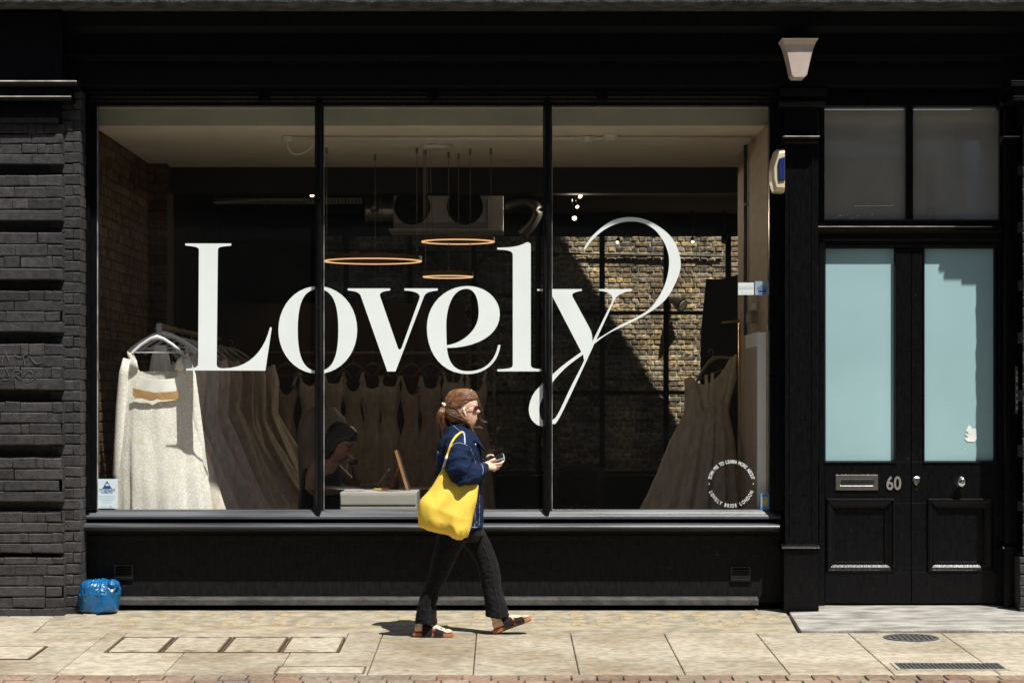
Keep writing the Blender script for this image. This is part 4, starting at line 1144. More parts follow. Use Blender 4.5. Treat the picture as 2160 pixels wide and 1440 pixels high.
while x < X(760, AY): m.box(x, x + .022, AY + .095, AY + .1, Z(425, AY), Z(419, AY)); x += .032
m.box(X(449, AY), X(762, AY), AY + .095, AY + .1, Z(419, AY) + .001, Z(416, AY))
part('tray', m, mat('zinc_tray', (.42, .40, .35), .5, .1, 20, metal=.5), t)
m = MB(); m.tube([P(450, 428, AY), P(560, 421, AY), P(640, 422, AY)], .012, 6)
part('cable', m, WP, t)
for px, py, lab in ((594, 398, 'small square white sensor above the cable tray'), (1072, 400, 'small square white sensor right of the air unit fans')):
    t = thing('sensor', lab, 'sensor', P(px, py, 4.8), 'square sensors under the rear ceiling')
    c = P(px, py, 4.8); m = MB()
    for a in ((c.x - .036, c.x + .036, c.z + .024, c.z + .036), (c.x - .036, c.x + .036, c.z - .036, c.z - .024), (c.x - .036, c.x - .024, c.z - .0235, c.z + .0235), (c.x + .024, c.x + .036, c.z - .0235, c.z + .0235)): m.box(a[0], a[1], 4.77, 4.83, a[2], a[3])
    part('frame', m, WP, t)
    m = MB(); m.box(c.x - .01, c.x + .01, 4.79, 4.81, c.z + .036, 3.458); part('stem', m, BAR, t)

LAMP = emis('lit_spot_lamp', (1.0, .80, .52), 4.0)
def spot(px, py, Y, dirx, lab, lit=True, s=1., aim=None, watt=4):
    c = P(px, py, Y); t = thing('spotlight', lab, 'spotlight', c, 'spotlights on the rear ceiling')
    d = Vector((dirx, -.75, -.6)).normalized(); m = MB()
    m.tube([c - d * .09 * s, c + d * .03 * s], .032 * s, 12, cap=True)
    m.tube([c - d * .05 * s, (c.x - d.x * .05, c.y + .06, 3.46)], .008, 6)
    part('body', m, BAR, t)
    m = MB(); m.tube([c + d * .031 * s, c + d * .036 * s], .027 * s, 12)
    lo_ = part('lamp', m, LAMP if lit else mat('unlit_lamp', (.5, .45, .35), .4), t)
    if aim: beam(t, c, (Vector(aim) - c).normalized(), watt)
def beam(lamp_thing, c, d, watts):
    li = bpy.data.lights.new('beam', 'SPOT'); li.energy = watts; li.spot_size = R(110); li.spot_blend = .6; li.color = (1.0, .82, .6); li.shadow_soft_size = .03
    lo = bpy.data.objects.new('beam', li); C.objects.link(lo); lo.location = c + d * .05; lo.rotation_euler = d.to_track_quat('-Z', 'Y').to_euler()
    lo.parent = lamp_thing; lo.matrix_parent_inverse = Matrix.Translation(-Vector(lamp_thing.location))
spot(657, 408, 5.2, .3, 'lit spotlight just left of the left mullion, near the cable tray', s=.8, aim=(-1.4, 6.1, 1.2))
spot(1221, 411, 5.4, .5, 'topmost lit spotlight of the cluster above the brick wall', s=.8, aim=(-.6, 6.1, 1.1))
spot(1212, 420, 5.3, -.3, 'second lit spotlight from the top of the cluster above the brick wall', s=.7, aim=(-2.1, 2.2, 1.1), watt=30)
spot(1216, 434, 5.2, .4, 'third lit spotlight from the top of the cluster above the brick wall', s=.6)
spot(1211, 457, 5.0, .1, 'lowest lit spotlight of the cluster above the brick wall', s=.8, aim=(1.5, 2.6, 1.2), watt=28)
spot(1303, 509, 7.4, -.2, 'black spotlight inside the loop of the letter y swash', s=.55)
spot(1461, 508, 7.4, .0, 'black spotlight right of the letter y swash', s=.55)
spot(1528, 506, 7.4, -.1, 'rightmost black spotlight near the plywood wall', lit=False)
yl = thing('yard_lamp', 'small round lamp on the sunlit yard wall right of the swash', 'lamp', P(1432, 641, 8.9))
m = MB(); c = P(1432, 641, 8.9); m.tube([(c.x - .1, 8.98, c.z + .04), (c.x - .02, 8.85, c.z + .03)], .03, 8); m.tube([(c.x - .04, 8.88, c.z + .03), (c.x + .03, 8.80, c.z - .02)], [.05, .075], 14)
part('head', m, BAR, yl)
m = MB(); m.tube([(c.x + .032, 8.797, c.z - .0215), (c.x + .036, 8.794, c.z - .024)], .06, 14); part('lens', m, mat('pink_lens', (.5, .38, .34), .2), yl)

# ---- hangers, rails and gowns
ORD = ['first', 'second', 'third', 'fourth', 'fifth', 'sixth', 'seventh', 'eighth', 'ninth', 'tenth', 'eleventh']
HANGW = mat('white_hanger', (.74, .74, .76), .45, .04)
HANGD = mat('wooden_hanger', (.16, .11, .07), .5, .15)
def hanger(lab, c, yaw, wd, m_, grp, roll=0., hook=.05):
    """c = point where the hook sits on the rail"""
    t = thing('hanger', lab, 'hanger', c, grp)
    u = Vector((math.cos(yaw) * math.cos(roll), math.sin(yaw), math.sin(roll))).normalized(); up = Vector((-math.sin(roll), 0, math.cos(roll)))
    nn = u.cross(up)
    q = lambda a, b: Vector(c) + u * a + up * b
    mb = MB(); h = wd / 2
    arm = [q(0, -hook - .012), q(h * .25, -hook - .026), q(h * .6, -hook - .07), q(h * .88, -hook - .118), q(h, -hook - .142)]
    arl = [q(-(p - Vector(c)).dot(u), (p - Vector(c)).dot(up)) for p in arm]
    mb.tube(list(reversed(arl)) + arm[1:], [(.009, .012)] * 4 + [(.011, .018)] + [(.009, .012)] * 4, 8, ref=up, round_end=True)
    mb.tube([q(-h * .86, -hook - .125), q(h * .86, -hook - .125)], .0045, 6)
    part('shoulder_bar', mb, m_, t, smooth=True)
    hk = MB(); hk.tube(smooth_path([q(0, -hook - .01), q(0, -.03), q(.016, -.012), q(.014, .014), q(0, .022), q(-.014, .014), q(-.016, .002)], 4), .0025, 5)
    part('hook', hk, METAL, t, smooth=True)
    return t

def gown(lab, c, yaw, prof, m_, grp, top=None, zb=.12, n=56, rows=34, folds=9, famp=.10, seed=0, trim=None, lean=(0, 0), cat='dress', name='gown'):
    """prof: [(z, half width, half depth)] from top to hem, all absolute z; top(u) height of the upper edge for u in -1..1"""
    rs = random.Random(seed + 100)
    z1 = prof[0][0]; ca, sa = math.cos(yaw), math.sin(yaw)
    ph = [rs.uniform(0, 6.28) for _ in range(3)]
    tab = [(-p[0],) + tuple(p[1:]) for p in prof]
    rings = []
    for i in range(rows + 1):
        t = (i / rows); ring = []
        for k in range(n):
            a = 2 * PI * k / n; u, v = math.cos(a), math.sin(a)
            zt = top(u, v) if top else z1
            z = zt + (zb - zt) * t
            hw, hd = interp(tab, -z)
            dn = max(0, min(1, (z1 - z) / (z1 - zb)))
            amp = famp * dn ** 1.2
            f = 1 + amp * (math.sin(folds * a + ph[0] + 1.1 * dn) + .5 * math.sin((folds * 2 + 1) * a + ph[1]) + .35 * math.sin(3 * a + ph[2]))
            x, y = hw * u * f + lean[0] * dn ** 1.3, hd * v * f + lean[1] * dn
            ring.append((c[0] + x * ca - y * sa, c[1] + x * sa + y * ca, z + .006 * rs.uniform(-1, 1) * (0 if i else 0)))
        rings.append(ring)
    mb = MB(); mb.loft(rings, cap=False)
    me = mb.mesh(name)
    t = thing(name, lab, cat, (c[0], c[1], zb), grp)
    bm = bmesh.new(); bm.from_mesh(me); bm.to_mesh(me); bm.free()
    wrinkle(me, .006, 9, seed, (1, 1, .35))
    part('skirt', me, m_, t, smooth=True)
    return t

def fabric(name, col, bump=.25, sc=90, sheen=.2):
    m = mat(name, col, .85, .16, 26, bump, sc, stretch=(1, 1, .4), spec=.2)
    m.node_tree.nodes['Principled BSDF'].inputs['Sheen Weight'].default_value = sheen
    return m
IV = [fabric('dusty_pink_tulle', (.78, .62, .54)), fabric('taupe_lace', (.74, .64, .55)), fabric('ivory_tulle', (.72, .65, .54)), fabric('blush_satin', (.64, .52, .44)), fabric('champagne_lace', (.64, .55, .42))]

# left rail, running away from the window
LX = -2.508; RZ = 2.035
t = thing('clothes_rail', 'bronze tinsel wrapped clothes rail running back from the left of the window', 'clothes rail', (LX, .35, FZ))
m = MB(); pts = [(LX, .36 + .05 * k, RZ + .004 * math.sin(k * 2.1)) for k in range(76)]; rs = random.Random(2)
m.tube(pts, [.019 + rs.uniform(-.004, .006) for _ in pts], 10)
part('rail', m, mat('bronze_tinsel', (.20, .12, .045), .4, .6, 60, .8, 120, metal=.5), t)
m = MB(); m.tube([(LX, .355, RZ + .022), (LX, .355, RZ - .05)], .021, 12)
part('end_cap', m, mat('lavender_grey_cap', (.36, .35, .42), .4), t)
for y in (.95, 3.9):
    m = MB(); m.tube([(LX, y, FZ), (LX, y, RZ - .01)], .014, 10); part('post', m, BAR, t, smooth=True)
    m = MB(); m.tube([(LX - .25, y, FZ + .02), (LX + .25, y, FZ + .02)], .014, 8); part('foot', m, BAR, t, smooth=True)

# the sunlit sequinned gown in front
def sequin():
    m = fabric('ivory_sequin_lace', (.96, .94, .88), .2, 120, .1)
    n = m.node_tree.nodes; l = m.node_tree.links; b = n['Principled BSDF']
    tc = n.new('ShaderNodeTexCoord'); vo = n.new('ShaderNodeTexVoronoi'); vo.inputs['Scale'].default_value = 66
    mp = n.new('ShaderNodeMapping'); mp.inputs['Scale'].default_value = (1, .6, 1)
    l.new(tc.outputs['Object'], mp.inputs[0]); l.new(mp.outputs[0], vo.inputs['Vector'])
    r = n.new('ShaderNodeValToRGB'); r.color_ramp.elements[0].position = .30; r.color_ramp.elements[0].color = (1.0, .99, .95, 1)
    r.color_ramp.elements[1].position = .52; r.color_ramp.elements[1].color = (.76, .69, .53, 1)
    l.new(vo.outputs['Distance'], r.inputs[0])
    src = b.inputs['Base Color'].links[0].from_socket
    mx = n.new('ShaderNodeMix'); mx.data_type = 'RGBA'; mx.inputs['Factor'].default_value = .6
    l.new(src, mx.inputs['A']); l.new(r.outputs[0], mx.inputs['B']); l.new(mx.outputs['Result'], b.inputs['Base Color'])
    r2 = n.new('ShaderNodeMapRange'); r2.inputs['From Max'].default_value = .35; r2.inputs['To Min'].default_value = .25; r2.inputs['To Max'].default_value = .85
    l.new(vo.outputs['Distance'], r2.inputs[0]); l.new(r2.outputs[0], b.inputs['Roughness'])
    return m
SEQ = sequin()
SEQ.node_tree.nodes['Color Ramp'].color_ramp.elements[0].color = (.90, .87, .78, 1)
HY = .30
hanger('white hanger carrying the sunlit sequinned gown at the window end of the left rail', (X(331, HY), HY, Z(697, HY)), 0, .385, HANGW, 'white hangers on the left rail', hook=.035)
k = (D0 + HY) / F
pr = [(752, 330, 62), (797, 332, 70), (835, 335, 76), (880, 337, 83), (930, 339, 89), (1000, 343, 94), (1075, 349, 98), (1180, 358, 112)]
prof = [(Z(y, HY), h * k, .055 + .05 * i / 7) for i, (y, cxp, h) in enumerate(pr)]
def top_h(u, v):
    a = abs(u)
    if v > 0: a = max(a, .2)
    if a > .80: y = 752 + (a - .8) * 90
    elif a > .56: y = 797 - (a - .56) / .24 * 46
    else: y = 797 + 3 * math.cos(a / .56 * PI / 2)
    if v > 0 and a < .7: y = min(y, 783)
    return Z(y, HY)
hero = gown('sunlit ivory sequinned gown with gold waist ribbon hanging at the window', (X(334, HY), HY, 0), 0, prof, SEQ, 'bridal gowns', top=top_h, zb=.36, n=96, rows=46, folds=8, famp=.085, seed=5, lean=(.07, 0))
SAT = mat('ivory_satin', (.92, .90, .83), .35, .04, 6, spec=.5)
m = MB(); rows_ = []
for i in range(9):
    t_ = i / 8; y = 798 + 30 * t_
    ring = []
    for j in range(17):
        s_ = -1 + 2 * j / 16; px = 334 + s_ * (36 + 8 * t_); ring.append((X(px, HY), HY - .070 - .022 * math.cos(s_ * PI / 2) - .002 * math.sin(7 * s_ + 3 * t_), Z(y + (4 - 3.5 * s_ * s_) * (1 - t_), HY)))
    rows_.append(ring)
m.loft(rows_, closed=False, cap=False)
part('satin_bodice', m, SAT, hero, smooth=True)
m = MB(); rows_ = []
for i in range(5):
    t_ = i / 4; ring = []
    for j in range(25):
        s_ = -1 + 2 * j / 24; px = 332 + s_ * 48
        sag = 5 * math.cos(s_ * PI / 2)
        pinch = 1 - .5 * math.exp(-(s_ / .12) ** 2)
        ring.append((X(px, HY), HY - .088 - .016 * math.cos(s_ * PI / 2) - .0012 * math.sin(9 * s_), Z(830 + sag + (t_ - .5) * 17 * pinch + 3 * s_, HY)))
    rows_.append(ring)
m.loft(rows_, closed=False, cap=False)
part('waist_ribbon', m, mat('gold_ribbon', (.52, .31, .13), .4, .15, 20, spec=.5), hero, smooth=True)
for sgn, p_ in ((-1, [(270, 757), (262, 790), (257, 860), (253, 930), (250, 1000), (259, 1040)]), (1, [(393, 757), (402, 790), (411, 860), (419, 930), (424, 1000), (426, 1030)])):
    m = MB(); m.tube([(X(a, HY), HY - .035 + .01 * i, Z(b, HY)) for i, (a, b) in enumerate(p_)], [(.03, .03), (.04, .034), (.043, .034), (.042, .034), (.046, .03), (.02, .015)], 14, ref=(0, 1, 0))
    me = m.mesh('sleeve'); part('sleeve', wrinkle(me, .006, 14, 3 + sgn), SEQ, hero, smooth=True)
    m = MB(); m.tube([(X(332 + sgn * 47, HY), HY - .05, Z(782, HY)), (X(332 + sgn * 52, HY), HY - .04, Z(762, HY)), (X(332 + sgn * 56, HY), HY, Z(747, HY)), (X(332 + sgn * 54, HY), HY + .04, Z(765, HY))], [(.035, .008)] * 4, 8, ref=(0, 1, 0))
    part('shoulder_strap', m, SEQ, hero, smooth=True)
hanger('white hanger pushed out to the left of the sunlit gown', (LX, .50, RZ + .0), R(16), .50, HANGW, 'white hangers on the left rail', roll=R(2), hook=.03)
gown('narrow white lace veil dress showing behind the neckline of the sunlit gown', (X(338, .48), .48, 0), R(10), [(Z(728, .48), .04, .02), (Z(760, .48), .075, .03), (Z(800, .48), .09, .04), (.3, .16, .06)], fabric('white_lace', (.74, .72, .66)), 'bridal gowns', zb=.3, seed=31, rows=20)

RK = [(.74, .26, .08, 2, 'ivory'), (1.10, .36, .10, 0, 'dusty pink'), (1.62, .46, .13, 1, 'pale taupe'), (2.15, .56, .16, 0, 'pink beige'), (2.75, .66, .18, 4, 'champagne'), (3.4, .76, .22, 3, 'blush'), (4.1, .84, .26, 2, 'soft ivory'), (4.9, .92, .30, 1, 'brown taupe')]
for i, (y, hw, ln_, mi, col) in enumerate(RK):
    yaw = R(6 + 6 * math.sin(i * 2.3))
    hanger('white hanger %s back along the left rail behind the sunlit gown' % ORD[i], (LX, y, RZ), yaw, .42, HANGW, 'white hangers on the left rail', hook=.045)
    zt = RZ - .165; dz_ = .05 * ((i * 3) % 4)
    g_ = gown('%s bridal gown, %s behind the sunlit gown on the left rail' % (col, ORD[i]), (LX + .05 + .03 * i, y, 0), yaw,
         [(zt - .06, .15, .04), (zt - .16, .175, .06), (zt - .34, .15, .065), (zt - .44 - dz_, .125, .06), (zt - .62 - dz_, .19, .09), (zt - 1.1, .25 + .12 * hw, .12), (.1, .26 + hw * .55, .15)], IV[mi], 'bridal gowns', zb=.09, seed=i, folds=6 + i % 2, famp=.26, n=88, rows=40,
         top=lambda u, v, zt=zt: zt - .06 - .05 * max(0, 1 - (u / .8) ** 2) + .02 * abs(u), lean=(ln_, 0))
    for sg in (-1, 1):
        m = MB(); m.tube([(LX + .05 + .03 * i + sg * .10, y - .03, zt - .08), (LX + .02 + sg * .13, y, zt + .03)], [(.012, .004)] * 2, 6, ref=(0, 1, 0)); part('strap', m, IV[mi], g_)

# rear rail
BY = 6.05; BZ = Z(745, BY)
t = thing('clothes_rail', 'long brown clothes rail along the rear partition behind the desk', 'clothes rail', (-1.1, BY, FZ))
m = MB(); m.tube([(X(562, BY), BY, BZ), (X(1042, BY), BY, BZ)], .018, 10); part('rail', m, mat('brown_rail', (.26, .17, .12), .5), t, smooth=True)
for px in (562, 955, 1042):
    m = MB(); m.tube([(X(px, BY), BY + .02, FZ), (X(px, BY), BY + .02, BZ)], .014, 8); part('post', m, mat('olive_post', (.17, .15, .09), .5), t, smooth=True)
bp = [604, 652, 704, 745, 786, 822, 868, 908, 956, 1004]
cols = [4, 2, 1, 4, 2, 2, 3, 3, 2, 1]
rs = random.Random(19)
for i, px in enumerate(bp):
    x = X(px, BY); lab = ORD[i]; yaw = R(rs.uniform(-25, 30))
    hanger('wooden hanger on the rear rail, %s from its left end' % lab, (x, BY, BZ), yaw, .34, HANGD, 'wooden hangers on the rear rail', hook=.09)
    zt = BZ - .22 - rs.uniform(0, .06); nm_ = ['champagne', 'ivory', 'taupe', 'champagne', 'ivory', 'ivory', 'blush', 'blush', 'ivory', 'taupe'][i]
    wz = rs.uniform(.30, .42); wh = rs.uniform(.13, .24)
    g_ = gown('%s gown on the rear rail, %s from its left end' % (nm_, lab), (x, BY, 0), yaw,
         [(zt - .04, .095, .03), (zt - .14, .115, .055), (zt - wz, .07, .05), (zt - wz - .2, .115, .07), (.2, wh, .11)], IV[cols[i]], 'bridal gowns', zb=.15, seed=40 + i, folds=6 + i % 3, famp=.16, n=48, rows=26,
         top=lambda u, v, zt=zt, k_=i % 3: zt - .04 - (.10, .04, .02)[k_] * max(0, 1 - (u / .8) ** 2), lean=(rs.uniform(-.05, .05), 0))
    for sg in (-1, 1):
        m = MB(); m.tube([(x + sg * .07, BY - .02, zt - .05), (x + sg * .10, BY, zt + .05)], [(.014, .004)] * 2, 6, ref=(0, 1, 0)); part('strap', m, IV[cols[i]], g_)
# pale blouse-like piece hung in front of the rear rail, behind the seated person
gown('pale grey lace bridal jacket hanging behind the seated person', (X(683, 3.6), 3.6, 0), R(20), [(Z(858, 3.6), .10, .05), (Z(880, 3.6), .19, .08), (Z(930, 3.6), .23, .10), (Z(1060, 3.6), .2, .1)], fabric('grey_lace', (.5, .48, .46)), 'bridal gowns', zb=.5, seed=77, n=40, rows=20)

# right hand gown on its hanger
GY = 2.65
t = thing('clothes_rail', 'brass rail arm reaching out from the plywood wall above the long gown', 'clothes rail', (1.9, GY - .3, Z(678, GY)))
m = MB(); m.tube([(X(1522, 2.0), 2.0, Z(680, 2.0)), (1.905, 2.0, Z(677, 2.0))], .009, 8); part('arm', m, BRASS, t, smooth=True)
m = MB(); m.tube([(X(1560, 2.0), 2.0, Z(679, 2.0)), (X(1560, 2.0), 2.0, FZ)], .010, 8); part('post', m, BRASS, t, smooth=True)
u0, u1 = P(1440, 800, GY), P(1556, 742, GY)
hanger('wooden hanger tilted up to the right, carrying the long gown on the right', (P(1500, 742, GY).x, GY, P(1500, 742, GY).z), R(0), .44, mat('grey_wood_hanger', (.3, .26, .2), .5), None, roll=R(24), hook=.045)
def top_g(u, v):
    y = 800 - (u + 1) / 2 * 52
    return Z(y + 34 * max(0, 1 - (u / .75) ** 2), GY)
rg = gown('long dark champagne tulle gown with train hanging right of the steel screen', (X(1502, GY), GY, 0), R(0),
     [(Z(742, GY), .20, .06), (Z(800, GY), .215, .08), (Z(850, GY), .185, .09), (Z(870, GY), .18, .09), (Z(930, GY), .26, .12), (Z(1000, GY), .31, .15), (Z(1090, GY), .40, .19), (.1, .46, .22)],
     fabric('champagne_tulle', (.88, .74, .54), .3), 'bridal gowns', top=top_g, zb=.1, n=128, rows=44, folds=15, famp=.15, seed=9, lean=(-.27, 0))
for a, b in (((1462, 798), (1478, 870)), ((1489, 790), (1493, 862)), ((1503, 786), (1500, 860)), ((1552, 748), (1532, 850))):
    m = MB(); m.tube([P(*a, GY - .09), P(*b, GY - .11)], [(.012, .004), (.02, .005)], 6, ref=(0, 1, 0)); part('strap', m, MATS['champagne_tulle'], rg)

t = thing('display_plinth', 'tall white display plinth standing in the right corner of the window', 'plinth', (1.86, .12, FZ))
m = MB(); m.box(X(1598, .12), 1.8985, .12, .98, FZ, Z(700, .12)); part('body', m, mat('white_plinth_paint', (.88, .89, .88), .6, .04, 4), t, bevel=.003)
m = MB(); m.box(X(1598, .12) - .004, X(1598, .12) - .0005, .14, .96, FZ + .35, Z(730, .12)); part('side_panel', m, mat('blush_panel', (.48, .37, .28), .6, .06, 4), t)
t = thing('control_box', 'small beige control box on the plywood wall under the stickers', 'box', (1.86, .7, 2.1))
m = MB(); m.box(1.845, 1.8995, .62, .80, Z(655, .62), Z(622, .62)); part('case', m, mat('beige_box', (.52, .40, .29), .6), t, bevel=.004)
m = MB(); m.box(1.85, 1.88, .616, .6195, Z(652, .62), Z(640, .62)); part('cover_plate', m, WP, t)
t = thing('carton', 'brown cardboard carton on the plywood wall below the control box', 'box', (1.85, .75, 1.95))
m = MB(); m.box(1.835, 1.8995, .70, .92, Z(680, .70), Z(657, .70)); part('carton_body', m, mat('cardboard', (.33, .25, .17), .8), t, bevel=.003)
m = MB(); m.box(1.855, 1.875, .6985, .6995, Z(680, .70), Z(657, .70)); part('tape', m, mat('parcel_tape', (.24, .16, .09), .3), t)
bd = MB(); bd.prism_y([(X(1474, 3.5), FZ), (X(1560, 3.5) + .2, FZ), (X(1560, 3.5) + .2, Z(566, 3.5)), (X(1524, 3.5), Z(588, 3.5)), (X(1490, 3.5), Z(588, 3.5)), (X(1479, 3.5), Z(700, 3.5))], 3.5, 3.54)
tag(part('black_curtain', bd, mat('black_cloth', (.010, .010, .010), .9, .3, 8)), 'tall black drape hanging behind the long gown on the right', 'curtain')

# tub chair by the screen
CYY = 6.2; c = P(1221, 1050, CYY)
t = thing('tub_chair', 'dark upholstered tub chair in front of the rear screen', 'chair', (c.x, CYY, FZ))
UPH = mat('dark_upholstery', (.055, .045, .042), .9, .2, 20, .2, 80)
m = MB(); zt_ = Z(981, CYY); r = .265
prof_o = []
rings = []
for j in range(21):
    a = R(-35) + R(250) * j / 20
    hgt = zt_ - .12 * (1 - math.sin(max(0, min(PI, (a + R(35)) / R(250) * PI)))) ** 1.5
    co_, si = math.cos(a), math.sin(a)
    rings.append([(c.x + rr * co_, CYY + rr * si * .9, z) for rr, z in ((r, FZ + .2), (r + .01, hgt - .03), (r - .02, hgt), (r - .06, hgt - .015), (r - .075, hgt - .06), (r - .07, FZ + .2))])
m.loft(rings)
part('backrest', m, UPH, t, smooth=True)
m = MB(); m.lathe([(0, 0), (.2, 0), (.215, .03), (.215, .13), (.19, .16), (0, .17)], (c.x, CYY - .03, FZ + .26), 24); part('seat', m, UPH, t, smooth=True)
for a in (45, 135, 225, 315):
    m = MB(); m.tube([(c.x + .17 * math.cos(R(a)), CYY + .17 * math.sin(R(a)), FZ + .27), (c.x + .21 * math.cos(R(a)), CYY + .21 * math.sin(R(a)), FZ)], [.016, .009], 8); part('leg', m, BAR, t)

# ---- desk with things on it
dz = Z(1038, .2)
t = thing('drawer_unit', 'pale grey drawer unit standing right behind the window glass', 'drawer unit', P(798, 1075, .2))
m = MB(); DG = mat('pale_grey_laminate', (.40, .385, .335), .6, .05, 6)
x0, x1 = X(717, .2), X(879, .2)
m.box(x0, x1, .2, 1.0, FZ, Z(1038, .2)); part('carcass', m, DG, t, bevel=.004)
for k, (ya, yb) in enumerate(((1042, 1064), (1069, 1120))):
    m = MB(); m.box(x0 + .006, x1 - .006, .188, .199, Z(yb, .2), Z(ya, .2)); part('drawer_front', m, DG, t, bevel=.003)
t = thing('desk', 'dark wooden desk behind the pale drawer unit', 'desk', (X(790, 1.2), 1.2, FZ))
m = MB(); m.box(X(655, 1.02), X(905, 1.02), 1.02, 1.62, dz - .045, dz - .01); part('tabletop', m, mat('brown_desk_wood', (.16, .10, .06), .5, .15, 5, stretch=(1, 6, 6)), t, bevel=.003)
for xx in (X(655, 1.02) + .04, X(905, 1.02) - .05):
    for yy in (1.06, 1.58):
        m = MB(); m.box(xx - .02, xx + .02, yy - .02, yy + .02, FZ, dz - .046); part('leg', m, MATS['brown_desk_wood'], t)
DT = Z(1038, .2)
t = thing('picture_frame', 'narrow wooden frame leaning on its strut on the drawer unit', 'picture frame', P(862, 1037, .75))
FRW = mat('orange_wood', (.42, .20, .075), .5, .15, 10)
YF_ = .72
a, b = P(836, 949, YF_), P(862, 1036, YF_)
d = (b - a).normalized(); nx = Vector((0, 1, 0)).cross(d)
m = MB(); m.obox((a + b) / 2, d * ((b - a).length / 2), Vector((0, .13, 0)), nx * .010); part('frame', m, FRW, t, bevel=.002)
m = MB(); m.obox((a + b) / 2 + Vector((.014, 0, .002)), d * ((b - a).length / 2 - .01), Vector((0, .12, 0)), nx * .004)
part('picture', m, mat('dark_print', (.05, .04, .035), .5, .8, 30), t)
m = MB(); a2, b2 = P(843, 975, YF_ + .1), P(826, 1035, YF_ + .1); m.tube([a2, b2], (.010, .006), 6); part('strut', m, mat('pinkish_wood', (.36, .17, .12), .5), t)
t = thing('mug', 'brown glass mug on the drawer unit beside the leaning frame', 'mug', P(826, 1036, .85))
m = MB(); c = Vector((X(831, .85), .85, DT)); m.lathe([(0, .0), (.036, .0), (.04, .01), (.04, .095), (.036, .095), (.034, .02), (0, .015)], c, 20); part('cup', m, mat('brown_glaze', (.14, .06, .04), .3), t, smooth=True)
m = MB(); m.tube([(c.x - .038, .85, c.z + .08), (c.x - .062, .85, c.z + .072), (c.x - .066, .85, c.z + .04), (c.x - .038, .85, c.z + .025)], .005, 6); part('handle', m, MATS['brown_glaze'], t, smooth=True)
t = thing('laptop', 'thin silver laptop open on the desk, seen edge on', 'laptop', P(800, 1030, 1.2))
m = MB(); a, b = P(818, 991, 1.1), P(794, 1026, 1.1); d = (b - a).normalized(); nx = Vector((0, 1, 0)).cross(d)
m.obox((a + b) / 2 + Vector((0, .16, 0)), d * ((b - a).length / 2), Vector((0, .15, 0)), nx * .003); part('lid', m, mat('silver_shell', (.5, .5, .52), .35, metal=.6), t, bevel=.001)
m = MB(); m.box(b.x - .19, b.x + .005, 1.11, 1.41, dz - .008, dz + .004); part('keyboard_base', m, mat('dark_shell', (.05, .05, .055), .4), t, bevel=.002)
rs = random.Random(6)
PAP = mat('paper_sheet', (.6, .6, .66), .8, .05)
for k in range(3):
    m = MB(); cx_, cy_ = X(742 - 12 * k, .8), .80 + .04 * k; a = R(-12 + 14 * k)
    q = [(cx_ + u * math.cos(a) * .1 - v * math.sin(a) * .07, cy_ + u * math.sin(a) * .1 + v * math.cos(a) * .07) for u, v in ((-1, -1), (1, -1), (1, 1), (-1, 1))]
    m.prism_z(q, DT + .001 + .003 * k, DT + .003 + .003 * k)
    tag(part('paper_sheet', m, PAP), ['lowest loose paper sheet on the drawer unit', 'loose paper sheet between two others on the drawer unit', 'topmost loose paper sheet on the drawer unit'][k], 'paper', 'loose papers on the drawer unit')
m = MB(); m.obox(Vector((X(796, .6), .6, DT + .008)), Vector((.028, .004, .0)), Vector((-.002, .012, 0)), Vector((0, 0, .007))); tag(part('highlighter', m, mat('yellow_plastic', (.55, .42, .03), .4), bevel=.003), 'stubby yellow highlighter lying on the drawer unit', 'pen')
m = MB(); m.obox(Vector((X(812, .62), .62, DT + .008)), Vector((.026, -.003, .0)), Vector((.002, .012, 0)), Vector((0, 0, .007))); tag(part('eraser', m, mat('dark_red_plastic', (.22, .03, .03), .4), bevel=.003), 'small dark red block lying beside the yellow highlighter', 'eraser')
# ================================================================== PEOPLE
def skin_mat():
    m = mat('skin', (.74, .48, .36), .46, .10, 30, .05, 140, spec=.4)
    b = m.node_tree.nodes['Principled BSDF']
    b.inputs['Subsurface Weight'].default_value = .12; b.inputs['Subsurface Radius'].default_value = (.012, .005, .003)
    return m
SKIN = skin_mat()
WY = -1.40
def W(px, py, dy=0.0):                                       # point in the walker's own plane, dy towards (-) or away from (+) the road
    q = P(px, py, WY); return Vector((q.x, WY + dy, q.z))
K = (D0 + WY) / F                                            # metres per photo pixel there

def hair_mat(name, dark, light):
    m = bpy.data.materials.new(name); m.use_nodes = True
    n = m.node_tree.nodes; l = m.node_tree.links; b = n['Principled BSDF']
    tc = n.new('ShaderNodeTexCoord'); mp = n.new('ShaderNodeMapping'); mp.inputs['Scale'].default_value = (14, 90, 110); mp.inputs['Rotation'].default_value = (0, R(-22), 0)
    nz = n.new('ShaderNodeTexNoise'); nz.inputs['Scale'].default_value = 1.6; nz.inputs['Detail'].default_value = 4
    l.new(tc.outputs['Object'], mp.inputs[0]); l.new(mp.outputs[0], nz.inputs['Vector'])
    r = n.new('ShaderNodeValToRGB'); r.color_ramp.elements[0].position = .35; r.color_ramp.elements[1].position = .68
    r.color_ramp.elements[0].color = (*dark, 1); r.color_ramp.elements[1].color = (*light, 1)
    l.new(nz.outputs[0], r.inputs[0]); l.new(r.outputs[0], b.inputs['Base Color'])
    b.inputs['Roughness'].default_value = .36; b.inputs['Specular IOR Level'].default_value = .5
    bp = n.new('ShaderNodeBump'); bp.inputs['Strength'].default_value = .6; bp.inputs['Distance'].default_value = .004
    l.new(nz.outputs[0], bp.inputs['Height']); l.new(bp.outputs[0], b.inputs['Normal'])
    return m
HAIR = hair_mat('auburn_hair', (.045, .018, .009), (.38, .17, .075))

